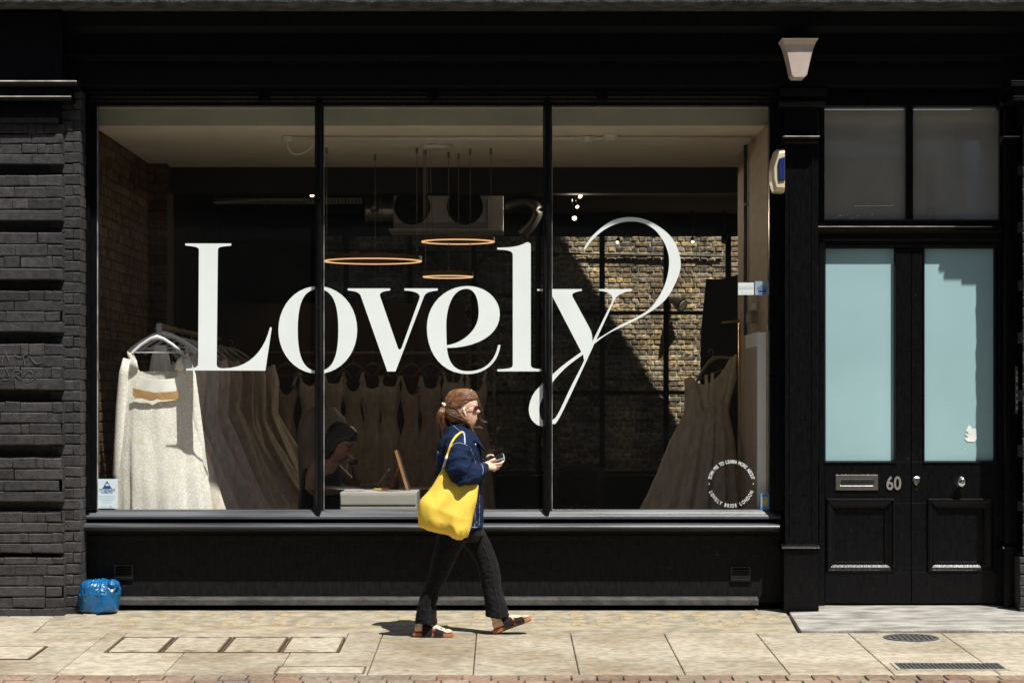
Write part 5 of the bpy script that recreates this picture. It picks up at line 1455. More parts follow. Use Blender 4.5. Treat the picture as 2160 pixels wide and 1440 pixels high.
def head(mb, tab, cy, k, to, n=36, sub=3, nose=1.0):
    """tab rows: (py, x back, x front, half width m); to(px, py, y) -> point"""
    lv = []
    for a, b in zip(tab, tab[1:]):
        for i in range(sub): lv.append(tuple(p + (q - p) * i / sub for p, q in zip(a, b)))
    lv.append(tab[-1])
    y_n, y_e, y_m = nose_y, eye_y, mouth_y
    rings = []
    for py, xb, xf, hw in lv:
        xc = xb + (xf - xb) * .46; ring = []
        for i in range(n):
            a = 2 * PI * i / n; c, s_ = math.cos(a), math.sin(a)
            hx = (xf - xc) if c > 0 else (xc - xb)
            p = 2.35
            x = xc + hx * math.copysign(abs(c) ** (2 / p), c); y = hw * math.copysign(abs(s_) ** (2 / p), s_)
            if c > 0:
                f = c ** .5
                dn = py - y_n
                nh = math.exp(-(dn / 2.2) ** 2) if dn > 0 else math.exp(-(dn / 6.5) ** 2)
                x += nose * 7.6 * nh * math.exp(-(y / .017) ** 2) * f
                x += 2.0 * (math.exp(-((py - (y_m - 1.8)) / 1.3) ** 2) + math.exp(-((py - (y_m + 1.8)) / 1.3) ** 2)) * math.exp(-(y / .018) ** 2) * f
                x -= 1.0 * math.exp(-((py - y_m) / .9) ** 2) * math.exp(-(y / .02) ** 2) * f
                x -= 2.4 * math.exp(-((py - y_e) / 3.6) ** 2) * math.exp(-((abs(y) - .031) / .014) ** 2) * f
                x += 1.2 * math.exp(-((py - (y_e - 6)) / 2.5) ** 2) * math.exp(-((abs(y) - .028) / .02) ** 2) * f
            ring.append(to(x, py, cy + y))
        rings.append(ring)
    mb.loft(rings)

def foot(mb, O, fwd, side, up):
    q = lambda f, w_, h: O + fwd * f + side * w_ + up * h
    n = 16
    tab = [(.005, .018, .026, .022), (.02, .029, .036, .034), (.05, .033, .046, .046), (.09, .034, .042, .041), (.13, .037, .033, .032), (.165, .041, .026, .025), (.19, .043, .020, .019), (.205, .041, .017, .016)]
    mb.loft([[q(f, hw * math.cos(2 * PI * k / n), hc + hh * math.sin(2 * PI * k / n)) for k in range(n)] for f, hw, hc, hh in tab])
    for i, (w_, l_, r) in enumerate(((-.029, .247, .0125), (-.009, .246, .0092), (.006, .240, .0088), (.020, .232, .0084), (.033, .222, .0082))):
        mb.tube([q(.185, w_ * .95, .016), q(l_ - .022, w_, .017), q(l_ - .006, w_ * .97, .012)], [r * 1.05, r, r * .9], 10, ref=up, round_end=True)

FEET = {}
def place_foot(key, heel, toe, Y, side_sign):
    h = P(*heel, Y); t = P(*toe, Y); f = (t - h).normalized(); s_ = Vector((0, 1, 0)); u = f.cross(s_) * -1
    if u.z < 0: u = -u
    FEET[key] = (h, f, Vector((0, side_sign, 0)), u)
place_foot('right', (873, 1341.5), (951, 1343), -1.47, -1)     # rear foot, flat, nearer the road
place_foot('left', (1044, 1336.5), (1113.5, 1310), -1.33, 1)   # front foot, heel down, toes lifted
SOLE = .022

nose_y, eye_y, mouth_y = 869.0, 861.5, 883.5
wk = thing('person', 'woman in dark denim jacket and black flared trousers walking right with phone', 'person', (W(975, 1340).x, WY, gz(WY)))
body = MB()
HT = [(824, 966, 985, .030), (828, 955, 996, .053), (834, 948, 1002, .066), (842, 944.5, 1006, .072), (850, 943.5, 1007.5, .0745), (856, 944, 1007.5, .0745), (861, 945, 1006, .0735), (867, 946.5, 1006.5, .071), (873, 949, 1006.5, .068), (878, 952, 1006, .064), (884, 956, 1005, .059), (890, 961, 1003.5, .052), (895, 966, 1001.5, .043), (898.5, 972, 997, .032), (901, 978, 990, .018)]
to = lambda x, py, y: W(x, py, y)
head(body, HT, 0.0, K, to)
body.tube([W(974, 880), W(972, 898), W(968, 915), W(966, 930)], [.052, .050, .053, .075], 18, ref=(0, 1, 0))
# ears
for sg in (-1, 1):
    body.tube([W(981, 861, sg * .070), W(978.5, 864, sg * .080), W(978.5, 869, sg * .081), W(981, 875, sg * .073)], [.007, .009, .008, .006], 8, ref=(0, 1, 0), round_end=True)
# trunk under the clothes
body.loft([ring_h(W(cx, 0).x, hx * K, WY, hy, W(0, py).z, 24, 2.3) for py, cx, hx, hy in ((918, 967, 24, .12), (935, 967, 30, .175), (960, 966, 34, .165), (1000, 968, 33, .15), (1045, 970, 31, .135), (1085, 971, 34, .15), (1120, 972, 34, .15), (1134, 974, 22, .12))])
# legs
hR, fR, sR, uR = FEET['right']; hL, fL, sL, uL = FEET['left']
RT = [(1118, 958, 34, -.085, .095), (1150, 948, 29.5, -.088, .090), (1180, 936, 24.5, -.086, .079), (1205, 926.5, 21.5, -.083, .070), (1225, 918, 20.5, -.08, .066), (1248, 907, 19.5, -.078, .066), (1275, 902, 20, -.076, .072), (1300, 899.5, 22, -.075, .079), (1312, 899, 22.5, -.075, .082)]
LT = [(1118, 987, 35, .085, .095), (1145, 1005, 31, .083, .09), (1170, 1018, 27, .08, .08), (1190, 1027, 23.5, .076, .07), (1210, 1033, 20, .073, .065), (1232, 1036, 19.5, .07, .064), (1255, 1040, 20.5, .067, .068), (1280, 1045, 23, .066, .076), (1303, 1048, 24.5, .066, .080)]
for tb, h_, f_, u_ in ((RT, hR, fR, uR), (LT, hL, fL, uL)):
    ank = h_ + u_ * (SOLE + .085) + f_ * .045
    pts = [W(cx, py, dy) for py, cx, hx, dy, hy in tb[:6]]
    body.tube(pts + [pts[-1].lerp(ank, .55), ank, h_ + u_ * (SOLE + .03) + f_ * .045], [.070, .062, .053, .047, .045, .046, .042, .033, .034], 14, ref=(0, 1, 0))
foot(body, hR + uR * SOLE, fR, sR, uR); foot(body, hL + uL * SOLE, fL, sL, uL)
# arms
shR, shL = W(967, 934, -.175), W(967, 934, .175)
elR, elL = W(975, 996, -.275), W(979, 994, .235)
wrR, wrL = W(1023, 982, -.085), W(1026, 983, .07)
for sh, el_, wr in ((shR, elR, wrR), (shL, elL, wrL)):
    body.tube([sh, sh.lerp(el_, .5), el_, el_.lerp(wr, .4), wr], [.052, .044, .038, .036, .026], 12, ref=(0, 1, 0), round_end=True)
# phone frame of reference
ph0, ph1 = W(1020, 974.5, -.012), W(1062, 961.5, -.012)
pf = (ph1 - ph0).normalized(); roll = R(24)
pu = Vector((0, 1, 0)).cross(pf) * -1
if pu.z < 0: pu = -pu
pw = Vector((0, 1, 0)) * math.cos(roll) + pu * math.sin(roll); pn = pf.cross(pw)
if pn.z < 0: pn = -pn
pc = (ph0 + ph1) / 2
q = lambda a, b, c: pc + pf * a + pw * b + pn * c           # along, across (far +), above the phone
# right hand: palm under the near edge, fingers reaching under and round, thumb on the near edge
palm0 = wrR; palm1 = q(-.012, -.040, -.022)
body.tube([palm0, palm0.lerp(palm1, .35), palm0.lerp(palm1, .75), palm1], [(.018, .024), (.020, .033), (.018, .037), (.013, .035)], 14, ref=pf.cross(Vector((0, -.8, .6))), round_end=True)
FR = [((-.004, -.042, -.018), (.034, -.047, -.022), (.056, -.034, -.019), (.066, -.012, -.014), .0082),
      ((-.014, -.042, -.026), (.020, -.050, -.036), (.041, -.034, -.034), (.050, -.004, -.018), .0086),
      ((-.026, -.040, -.032), (.003, -.050, -.050), (.022, -.030, -.044), (.031, .002, -.020), .0082),
      ((-.038, -.036, -.036), (-.016, -.046, -.060), (.001, -.024, -.052), (.010, .004, -.022), .0072)]
for a, b, c, d, r in FR:
    body.tube(smooth_path([q(*a), q(*b), q(*c), q(*d)], 3), [r * (1.08 - .32 * i / 9) for i in range(10)], 10, ref=(0, 1, 0), round_end=True)
body.tube(smooth_path([palm0.lerp(palm1, .45) + pn * .012, q(-.040, -.044, .006), q(-.014, -.043, .014), q(.008, -.032, .0125)], 3), [.0125 - .0035 * i / 9 for i in range(10)], 10, ref=(0, 1, 0), round_end=True)
# left hand: steadying the far edge
palm2 = q(-.022, .046, -.020)
body.tube([wrL, wrL.lerp(palm2, .4), palm2], [(.018, .024), (.019, .034), (.012, .032)], 14, ref=pf.cross(Vector((0, .8, .6))), round_end=True)
for i, (a0, l_) in enumerate(((.004, .052), (-.006, .056), (-.018, .052), (-.03, .042))):
    body.tube(smooth_path([q(a0, .042, -.022), q(a0 + l_ * .5, .046, -.026), q(a0 + l_ * .9, .036, -.020), q(a0 + l_, .018, -.014)], 3), [.0088 - .002 * k / 9 for k in range(10)], 10, ref=(0, 1, 0), round_end=True)
body.tube(smooth_path([wrL.lerp(palm2, .5) + pn * .01, q(-.036, .046, .006), q(-.012, .041, .013), q(.004, .028, .0115)], 3), [.012 - .0035 * i / 9 for i in range(10)], 10, ref=(0, 1, 0), round_end=True)
bme = fuse(body, .0031, 1, 'body', .4)
part('body', bme, SKIN, wk, smooth=True)

# face details
LIP = mat('lips', (.42, .14, .12), .4)
# hair: swept back cap, low tail, loose strands
hm = MB()
HC = [(819.5, 968, 986, .022), (822, 955, 996, .046), (827, 947, 1003, .064), (833, 942, 1007, .0745), (840, 939, 1009, .0795), (846, 937.5, 1003, .082), (852, 937, 995, .083), (857, 936.5, 988, .0825), (862, 936, 982, .081), (868, 935, 977, .079), (875, 934, 978, .075), (881, 939, 982, .069), (888, 946, 985, .060), (894, 953, 985, .050), (898, 958, 982, .036)]
lv = []
for a, b in zip(HC, HC[1:]):
    for i in range(3): lv.append(tuple(p + (q_ - p) * i / 3 for p, q_ in zip(a, b)))
lv.append(HC[-1])
hm.loft([ring_h(W((xb + xf) / 2, py).x, (xf - xb) / 2 * K, WY, hw, W(0, py).z, 40, 2.25) for py, xb, xf, hw in lv])
# tail gathered at the clip
hm.tube([W(941, 853, -.012), W(936, 862, -.014), W(932, 874, -.014), (W(932, 888, -.012)), W(937, 900, -.008), W(942, 910, -.004)], [(.016, .024), (.025, .034), (.031, .041), (.030, .040), (.020, .028), (.006, .010)], 16, ref=(0, 1, 0), round_end=True)
hm.tube([W(944, 858, .03), W(937, 875, .03), W(938, 893, .025), W(946, 906, .02)], [.028, .036, .03, .010], 12, ref=(0, 1, 0), round_end=True)
# side hair falling behind the ear and forward over the collar
hm.tube([W(966, 864, -.066), W(973, 876, -.066), W(983, 886, -.060), (W(990, 895, -.055)), W(995, 906, -.055), W(998, 917, -.05)], [(.012, .016), (.018, .024), (.020, .026), (.018, .022), (.013, .016), (.003, .004)], 12, ref=(0, 1, 0), round_end=True)
hm.tube([W(970, 866, .066), W(983, 886, .060), W(995, 905, .05)], [.02, .02, .006], 10, ref=(0, 1, 0), round_end=True)
hme = fuse(hm, .0042, 3, 'hair', .5)
def comb(c):
    return 1.0
wrinkle(hme, .0026, 60, 3, (.25, 1, 1.1))
ho = part('hair', hme, HAIR, wk, smooth=True)
sm = MB(); rs = random.Random(12)
for i in range(150):                                         # combed strands from the parting back to the clip
    t = rs.random(); a = -PI / 2 + rs.uniform(-1.25, 1.25) if i % 5 else PI / 2
    k0 = rs.uniform(.0, 1.)
    # start on the hairline, end near the clip, following the cap
    py0 = 823 + 40 * k0; row = interp([(r_[0],) + tuple(r_[1:]) for r_ in HC], py0)
    x0 = row[0] + (row[1] - row[0]) * rs.uniform(.55, .97)
    pts = []
    for s_ in range(7):
        u = s_ / 6
        x = x0 + (940 - x0) * u; py = py0 + (856 + rs.uniform(-2, 2) - py0) * u ** 1.5 - 2.0 * math.sin(PI * u)
        row = interp([(r_[0],) + tuple(r_[1:]) for r_ in HC], py)
        xc = (row[0] + row[1]) / 2; hx = (row[1] - row[0]) / 2
        e = max(0, 1 - abs((x - xc) / hx) ** 2.25) ** (1 / 2.25)
        pts.append(W(x, py, -(row[2] * e + .0008 + .002 * rs.random())))
    sm.tube(pts, [.0007, .0014, .0016, .0016, .0015, .0012, .0008], 4)
for i in range(70):                                          # tail
    x0 = 940 + rs.uniform(-3, 3); y0 = rs.uniform(-.05, .03)
    xe = rs.uniform(927, 950); ye = rs.uniform(898, 918)
    xm = min(xe, 936) - rs.uniform(0, 7)
    sm.tube(smooth_path([W(x0, 856, y0 * .4 - .01), W(xm + 2, 868, y0 - .02), W(xm, 884, y0 - .02), W(xe, ye, y0 * .8 - .01)], 3), [.0013] * 8 + [.0009, .0004], 4)
for i in range(60):                                          # side and front lock
    y0 = rs.uniform(-.082, -.055)
    sm.tube(smooth_path([W(958 + rs.uniform(-10, 8), 866 + rs.uniform(-4, 8), -.079), W(976 + rs.uniform(-8, 4), 880 + rs.uniform(-4, 6), y0 - .004), W(988 + rs.uniform(-4, 5), 893 + rs.uniform(-4, 4), y0), W(996 + rs.uniform(-7, 5), 912 + rs.uniform(-6, 8), y0 + .01)], 3), [.0012] * 8 + [.0008, .0004], 4)
for p_ in ([(1004, 836), (1010, 846), (1014, 858), (1017, 868)], [(1003, 834), (1009, 843), (1012, 850), (1011, 857)], [(1010, 880), (1017, 886), (1024, 889), (1028, 890)], [(995, 898), (1003, 901), (1011, 900), (1018, 902)], [(998, 905), (1002, 914), (1001, 922), (999, 928)], [(943, 900), (939, 910), (934, 916), (931, 920)], [(946, 902), (944, 912), (945, 918), (943, 924)]):
    for j in range(3): sm.tube(smooth_path([W(a + rs.uniform(-1.5, 1.5), b + rs.uniform(-1.5, 1.5), -.045 + .03 * j) for a, b in p_], 4), .0007, 4)
part('hair_strands', sm, HAIR, ho)
cl = MB(); cl.tube([W(934, 851, -.03), W(938, 855, -.038), W(943, 859, -.03)], [(.008, .01), (.011, .012), (.008, .01)], 10, ref=(0, 1, 0), round_end=True); cl.tube([W(937, 851, -.036), W(941, 856, -.042)], .007, 8, round_end=True)
part('hair_clip', cl, mat('pearl_clip', (.70, .60, .38), .35, .1, 40), ho, smooth=True)
# sunglasses
sg_ = MB(); AMB = mat('amber_lens', (.20, .045, .012), .12, .05, 5, spec=.6); FRM = mat('tortoise_frame', (.06, .018, .008), .25, .3, 60)
for sgn in (-1, 1):
    fr = MB(); rings = []
    pts = []
    for k in range(20):
        a = 2 * PI * k / 20; yy = sgn * (.036 + .026 * math.copysign(abs(math.cos(a)) ** .75, math.cos(a))); pz = 863.5 - 7.0 * math.copysign(abs(math.sin(a)) ** .75, math.sin(a))
        xw = 1007.6 - ((abs(yy) - .01) / .055) ** 2 * 9.5 + (pz - 863) * -.15
        pts.append((xw, pz, yy))
    lens = MB(); lens.loft([[W(x + .5, pz, yy) for x, pz, yy in pts], [W(x - .4, pz, yy) for x, pz, yy in pts]])
    if sgn < 0: part('sunglasses_lens', lens, AMB, wk)
    else: part('sunglasses_lens', lens, AMB, wk)
    fr.tube([W(x + .4, pz, yy) for x, pz, yy in pts + pts[:2]], .0018, 6)
    fr.tube([W(1000.5, 859.5, sgn * .066), W(990, 860.5, sgn * .077), W(980, 862, sgn * .080)], [.0032, .0026, .002], 6)
    part('sunglasses_frame', fr, FRM, wk)
bd = MB(); bd.ell(W(981.5, 869.5, -.082), (.0055, .004, .006), 10, 6); bd.tube([W(981.5, 870, -.085), W(982.5, 876, -.084)], .0028, 6, round_end=True)
part('earbud', bd, mat('white_earbud', (.8, .8, .8), .3), wk, smooth=True)
lp_ = MB(); lp_.tube(smooth_path([W(1003.2, 884, -.020), W(1006.8, 883.2, -.008), W(1007.2, 883.2, 0), W(1006.8, 883.2, .008)], 3), [.0022, .0026, .003, .003, .003, .003, .003, .003, .003, .0026][:10], 6)
part('lips', lp_, LIP, wk, smooth=True)

# ---- trousers: one piece, flared
TRO = fabric('black_jersey', (.0055, .005, .0062), .3, 160, .03)
tm = MB()
tm.loft([ring_h(W(cx, 0).x, hx * K, WY, hy, W(0, py).z, 28, 2.3) for py, cx, hx, hy in ((1080, 972, 42, .175), (1110, 973, 46, .185), (1128, 975, 46, .182), (1140, 975, 34, .15))])
for tb in (RT, LT):
    for a in range(1):
        tm.loft([ring_h(W(cx, 0).x, hx * K, WY + dy, hy, W(0, py + 0).z, 24, 2.1) for py, cx, hx, dy, hy in tb])
tme = fuse(tm, .006, 5, 'trousers', .5)
for v in tme.vertices:                                       # front hem rides up over the instep
    pass
wrinkle(tme, .007, 10, 4, (1, 1, .45), lambda c: .5 + max(0, min(1.2, (.75 - c.z) / .4)))
wrinkle(tme, .0035, 28, 9, (1, 1, 1.6), lambda c: 1 if c.z < .75 else .4)
part('trousers', tme, TRO, wk, smooth=True)
sm = MB()
for tb, k_ in ((LT, 1), ):
    pts = [W(cx + hx * .36, py, dy - hy * .955) for py, cx, hx, dy, hy in tb[1:]]
    sm.tube(smooth_path(pts, 4), .0016, 5)
pts = [W(cx + hx * .3, py, dy - hy * .97) for py, cx, hx, dy, hy in RT[4:]]
sm.tube(smooth_path(pts, 4), .0016, 5)
part('seam', sm, mat('grey_seam', (.03, .028, .03), .9), wk)

# ---- sandals
CORK = mat('cork_footbed', (.40, .15, .055), .75, .2, 90, .3, 200)
STRAP = fabric('black_suede', (.012, .011, .011), .3, 200, .1)
SOLEM = mat('dark_rubber', (.03, .022, .018), .8)
for key, lab in (('right', None), ('left', None)):
    O, f, s_, u = FEET[key]
    q2 = lambda a, w_, h: O + f * a + s_ * w_ + u * h
    fp_ = [(-.012, .014), (-.006, .028), (.02, .037), (.06, .036), (.10, .037), (.14, .043), (.18, .049), (.215, .046), (.24, .036), (.254, .020), (.257, .006)]
    out = [(a, w_) for a, w_ in fp_] + [(a, -w_ * (1.0 if a < .18 else 1.05)) for a, w_ in reversed(fp_)]
    rocker = lambda a: 0.0 if key == 'right' else 0.0
    m = MB(); m.loft([[q2(a, w_, .006) for a, w_ in out], [q2(a, w_ * 1.02, .020) for a, w_ in out], [q2(a, w_ * 1.0, .027) for a, w_ in out], [q2(a * .98 + .002, w_ * .86, .024) for a, w_ in out]])
    sd = part('sandal', m, CORK, wk)
    m = MB(); m.loft([[q2(a, w_ * .98, .0) for a, w_ in out], [q2(a, w_ * 1.0, .0058) for a, w_ in out]]); part('outsole', m, SOLEM, sd)
    for a0, a1, hw0, hw1, h0, h1 in ((.066, .132, .044, .050, .098, .075), (.148, .204, .051, .053, .066, .048)):
        m = MB(); rings = []
        for j in range(15):
            t = j / 14; a = PI * t
            ring = []
            for aa, hw, hh in ((a0, hw0, h0), (a1, hw1, h1)):
                ring.append(q2(aa - .012 * math.cos(a), hw * math.cos(a), .010 + (hh - .010) * math.sin(a) ** .7))
            r2 = [q2(aa - .012 * math.cos(a), (hw + .005) * math.cos(a), .010 + (hh + .005 - .010) * math.sin(a) ** .7) for aa, hw, hh in ((a1, hw1, h1), (a0, hw0, h0))]
            rings.append(ring + r2)
        m.loft(rings); part('strap', m, STRAP, sd, smooth=False)
        m = MB(); am = (a0 + a1) / 2
        m.obox(q2(am, -(hw0 + hw1) / 2 * .62 if False else (hw0 + hw1) / 2 * .60, .018 + ((h0 + h1) / 2 + .004 - .018) * .84), f * .010, s_ * .004 + u * -.006, u * .004 + s_ * .003); part('buckle', m, MATS['dark_shell'], sd)

# ---- denim jacket
def denim():
    m = mat('dark_denim', (.0065, .013, .038), .8, .3, 130, .45, 420, det=8, base2=(.0085, .020, .058), spec=.15)
    return m
DEN = denim()
jm = MB()
JT = [(900, 966, 24, .085), (912, 967, 30, .125), (922, 966.5, 36, .185), (936, 966, 42, .215), (955, 966, 46, .222), (985, 966.5, 48, .222), (1020, 968, 48.5, .215), (1060, 969.5, 48.5, .208), (1095, 971, 49, .208), (1112, 971.5, 49, .21)]
rings = []
for py, cx, hx, hy in JT:
    r_ = ring_h(W(cx, 0).x, hx * K, WY, hy, W(0, py).z, 40, 2.25)
    if py > 1090: r_ = [(x, y, z + (.030 if py > 1100 else .012) * max(0, min(1, (x - W(985, 0).x) / .08)) * (1 if y > WY - .05 else .0)) for x, y, z in r_]
    rings.append(r_)
jm.loft(rings)
SR = [(W(964, 925, -.15), .07), (W(965, 945, -.205), .083), (W(967, 968, -.250), .087), (W(971, 990, -.278), .086), (W(978, 1002, -.282), .081), (W(992, 1000, -.25), .071), (W(1006, 993, -.18), .060), (W(1016, 988, -.135), .050), (W(1021, 985, -.105), .041)]
SLv = [(W(964, 925, .15), .07), (W(966, 950, .21), .082), (W(973, 985, .235), .080), (W(984, 1000, .225), .075), (W(1005, 992, .16), .058), (W(1022, 986, .095), .042)]
for sv in (SR, SLv):
    jm.tube([p for p, r in sv], [(r * .95, r) for p, r in sv], 20, ref=(0, 1, 0))
jme = fuse(jm, .0065, 4, 'jacket', .5)
wrinkle(jme, .007, 11, 6, (1, 1, .8))
wrinkle(jme, .012, 9, 2, (.8, .8, 1.7), lambda c: 1.0 if c.y < WY - .17 else .5, ridged=True)
wrinkle(jme, .006, 19, 5, (.7, .7, 1.8), lambda c: 1.0 if c.y < WY - .17 else .4, ridged=True)      # creases bunching down the sleeve
wrinkle(jme, .0025, 45, 8)
jo = part('jacket', jme, DEN, wk, smooth=True)
# collar
m = MB(); rings = []
CP = [(1008, 931, -.075), (999, 914, -.088), (986, 906, -.092), (970, 900, -.088), (956, 897, -.060), (951, 896, 0), (956, 897, .060), (970, 900, .088), (986, 906, .092), (999, 914, .088), (1008, 931, .075)]
for i, (a, b, dy) in enumerate(CP):
    o = W(a, b, dy); cen = W(974, b, 0); outw = Vector((o.x - cen.x, o.y - cen.y, 0)).normalized()
    fall = .055
    tip = o + outw * .040 + Vector((.012 if i in (0, 10) else 0, 0, -fall))
    rings.append([o + Vector((0, 0, .004)), o + outw * .014 + Vector((0, 0, .008)), tip + outw * .004, tip - outw * .006 + Vector((0, 0, -.002)), o - outw * .004 - Vector((0, 0, .012))])
m.loft(rings)
co_ = m.mesh('collar'); part('collar', co_, DEN, jo, smooth=False)
# pale top-stitching, placket and buttons
m = MB(); THR = mat('pale_thread', (.36, .44, .55), .9)
bvh = None
from mathutils.bvhtree import BVHTree
dgx = None
bmx = bmesh.new(); bmx.from_mesh(jme); bvh = BVHTree.FromBMesh(bmx)
def on_jacket(px, py, off=.0016):
    o = W(px, py, -1.0); h = bvh.ray_cast(o, Vector((0, 1, 0)))
    return h[0] - Vector((0, off, 0)) if h[0] is not None else None
def stitch(pts, r=.0016, n=5):
    pp = [on_jacket(p.x, p.y) for p in smooth_path([(a, b, 0) for a, b in pts], n)]
    run = []
    for p in pp:
        if p is None or (run and (p - run[-1]).length > .05):
            if len(run) > 1: m.tube(run, r, 5)
            run = [p] if p is not None else []
        else: run.append(p)
    if len(run) > 1: m.tube(run, r, 5)
stitch([(952, 943), (958, 936), (968, 932), (978, 934), (988, 938)], .0018)
stitch([(990, 938), (996, 950), (1001, 965), (1004, 976)], .0011)
stitch([(1012, 972), (1018, 980), (1020, 990), (1018, 998)], .0016)
stitch([(925, 950), (921, 970), (920, 990)], .0009)
stitch([(1001, 1020), (1003, 1050), (1003, 1080), (1002, 1108)], .0013)
stitch([(1010, 1018), (1012, 1050), (1012, 1080), (1011, 1106)], .0009)
stitch([(986, 1106), (996, 1108), (1008, 1109)], .0014)
part('stitching', m, THR, jo)
STRAP_PTS = [p for p in (on_jacket(a.x, a.y, .007) for a in smooth_path([(941, 973, 0), (946, 956, 0), (952, 938, 0), (958, 926, 0), (965, 917, 0), (972, 911.5, 0), (977, 910.5, 0)], 4)) if p is not None]
SEAM_PTS = [p for p in (on_jacket(a.x, a.y, .003) for a in smooth_path([(979, 911, 0), (981, 921, 0), (982, 935, 0)], 4)) if p is not None]
for a, b in ((979.5, 912), ):
    m = MB(); m.tube(SEAM_PTS, [(.005, .002)] * len(SEAM_PTS), 6, ref=(0, -1, .3)); part('shoulder_seam', m, THR, jo)
m = MB()
for p_ in ([(1008.5, 932, -.112), (1001, 935.5, -.118), (996, 929, -.125)], [(957, 897, -.083), (967, 905, -.128), (981, 916, -.136)]):
    m.tube([W(a, b, c) for a, b, c in p_], .0016, 5)
part('collar_stitching', m, THR, jo)
for a, b in ((1005.5, 1058), (1006, 1098)):
    p_ = on_jacket(a, b, .002)
    if p_ is not None:
        m = MB(); m.lathe([(0, .0), (.0075, .0), (.0075, .003), (.004, .004), (0, .004)], p_, 12, 'y'); part('button', m, METAL, jo)
m = MB(); m.lathe([(0, .0), (.008, .0), (.008, .003), (.004, .005), (0, .005)], W(1003, 937, -.125), 12, 'y'); part('button', m, METAL, jo)
m = MB(); m.tube(smooth_path([W(1008, 934, -.10), W(1013, 950, -.09), (W(1016, 965, -.08)), W(1017, 975, -.07)], 4), [(.008, .004)] * 13, 6, ref=(0, 1, 0)); part('placket', m, DEN, jo)
bmx.free()

# ---- phone held in the hands
t = thing('phone', 'dark phone in a pale blue case held up in the walking woman\'s hands', 'phone', pc)
def plate(mb, a0, a1, b0, b1, c0, c1, ch=.008):
    pts = [(a0 + ch, b0), (a1 - ch, b0), (a1, b0 + ch), (a1, b1 - ch), (a1 - ch, b1), (a0 + ch, b1), (a0, b1 - ch), (a0, b0 + ch)]
    mb.loft([[q(a, b, c0) for a, b in pts], [q(a, b, c1) for a, b in pts]])
m = MB(); plate(m, -.073, .073, -.036, .036, -.006, .0045); part('case', m, mat('pale_blue_case', (.40, .52, .60), .4, .05), t, bevel=.001)
m = MB(); plate(m, -.069, .069, -.0325, .0325, .0047, .0062); part('screen', m, mat('black_phone_glass', (.008, .009, .012), .08, spec=.6), t)

# ---- yellow tote over the right shoulder
YEL = mat('yellow_canvas', (.86, .60, .085), .7, .05, 9, .06, 300, spec=.25)
BDY = -.242
bag = thing('tote_bag', 'bright yellow canvas tote hanging from the walking woman\'s shoulder', 'bag', W(940, 1125, BDY))
TOP = smooth_path([(938, 980, 0), (948, 996, 0), (966, 1006, 0), (988, 1013, 0), (1009, 1020, 0)], 6)
BOT = smooth_path([(884, 1105, 0), (905, 1113, 0), (930, 1120, 0), (955, 1128, 0), (972, 1132.5, 0), (986, 1126, 0)], 6)
LEF = smooth_path([(938, 980, 0), (928, 1000, 0), (908, 1030, 0), (888, 1054, 0), (883, 1080, 0), (884, 1105, 0)], 6)
RIG = smooth_path([(1009, 1020, 0), (1006, 1050, 0), (1000, 1085, 0), (995, 1108, 0), (986, 1126, 0)], 6)
def at(c, t):
    t = max(0, min(.99999, t)) * (len(c) - 1); i = int(t); return c[i].lerp(c[i + 1], t - i)
NU, NV = 44, 44
def bag_pt(u, v, side):
    p = at(TOP, u) * (1 - v) + at(BOT, u) * v + at(LEF, v) * (1 - u) + at(RIG, v) * u - (TOP[0] * (1 - u) * (1 - v) + TOP[-1] * u * (1 - v) + BOT[0] * (1 - u) * v + BOT[-1] * u * v)
    th = .085 * (max(0, 1 - (2 * u - 1) ** 4) ** .6) * (max(0, 1 - (2 * v - 1) ** 6) ** .6) * (.35 + .65 * min(1, v * 1.8))
    # drape: folds fanning from the strap corner, creases along the bottom
    fold = .007 * math.sin(15 * u + 3 * v + 2.0 * math.sin(3 * v)) * min(1, 2.5 * v) * (1 - .3 * v)
    crease = .010 * max(0, v - .78) / .22 * math.sin(26 * u + 4 * math.sin(7 * u))
    d = (th + fold + crease * (th > .01)) if th > .002 else th
    o = W(p.x, p.y, BDY)
    return Vector((o.x, WY + BDY - side * d * (1.0 if side > 0 else .55) , o.z))
m = MB()
for side in (1, -1):
    m.loft([[bag_pt(i / NU, j / NV, side) for i in range(NU + 1)] for j in range(NV + 1)], cap=False, closed=False)
bme2 = m.mesh('bag_body')
bm = bmesh.new(); bm.from_mesh(bme2); bmesh.ops.remove_doubles(bm, verts=bm.verts, dist=.0008); bm.to_mesh(bme2); bm.free()
bm = bmesh.new(); bm.from_mesh(bme2); bmesh.ops.recalc_face_normals(bm, faces=bm.faces); bm.to_mesh(bme2); bm.free()
wrinkle(bme2, .009, 6, 5, (1.3, 1, .7), None, True)
wrinkle(bme2, .006, 13, 6, (1.4, 1, .8), lambda c: .3 + 1.2 * max(0, min(1, (W(0, 1085).z - c.z) / .12)), True)
part('bag_body', bme2, YEL, bag, smooth=True)
m = MB()
for c0_, off in ((RIG, .012), ):
    m.tube([bag_pt(.975, .03 + .94 * k / 24, 1) - Vector((0, .0015, 0)) for k in range(25)], .0011, 5)
m.tube([bag_pt(.03 + .94 * k / 24, .035, 1) - Vector((0, .0015, 0)) for k in range(25)], .0011, 5)
part('seam', m, mat('ochre_thread', (.55, .36, .03), .8), bag)
m = MB()
sp_ = [W(938, 983, BDY + .0)] + STRAP_PTS + [STRAP_PTS[-1] + Vector((.006, .03, .004))]
m.tube(sp_, [(.0075, .003)] * len(sp_), 8, ref=(0, -1, .35))
part('strap', m, YEL, bag, smooth=True)
m = MB(); m.tube([W(937.5, 984, BDY - .004)] + STRAP_PTS[:4], [(.0095, .0045)] * 5, 8, ref=(0, -1, .35))
part('strap_patch', m, mat('pale_strap_cover', (.45, .46, .50), .8), bag, smooth=True)

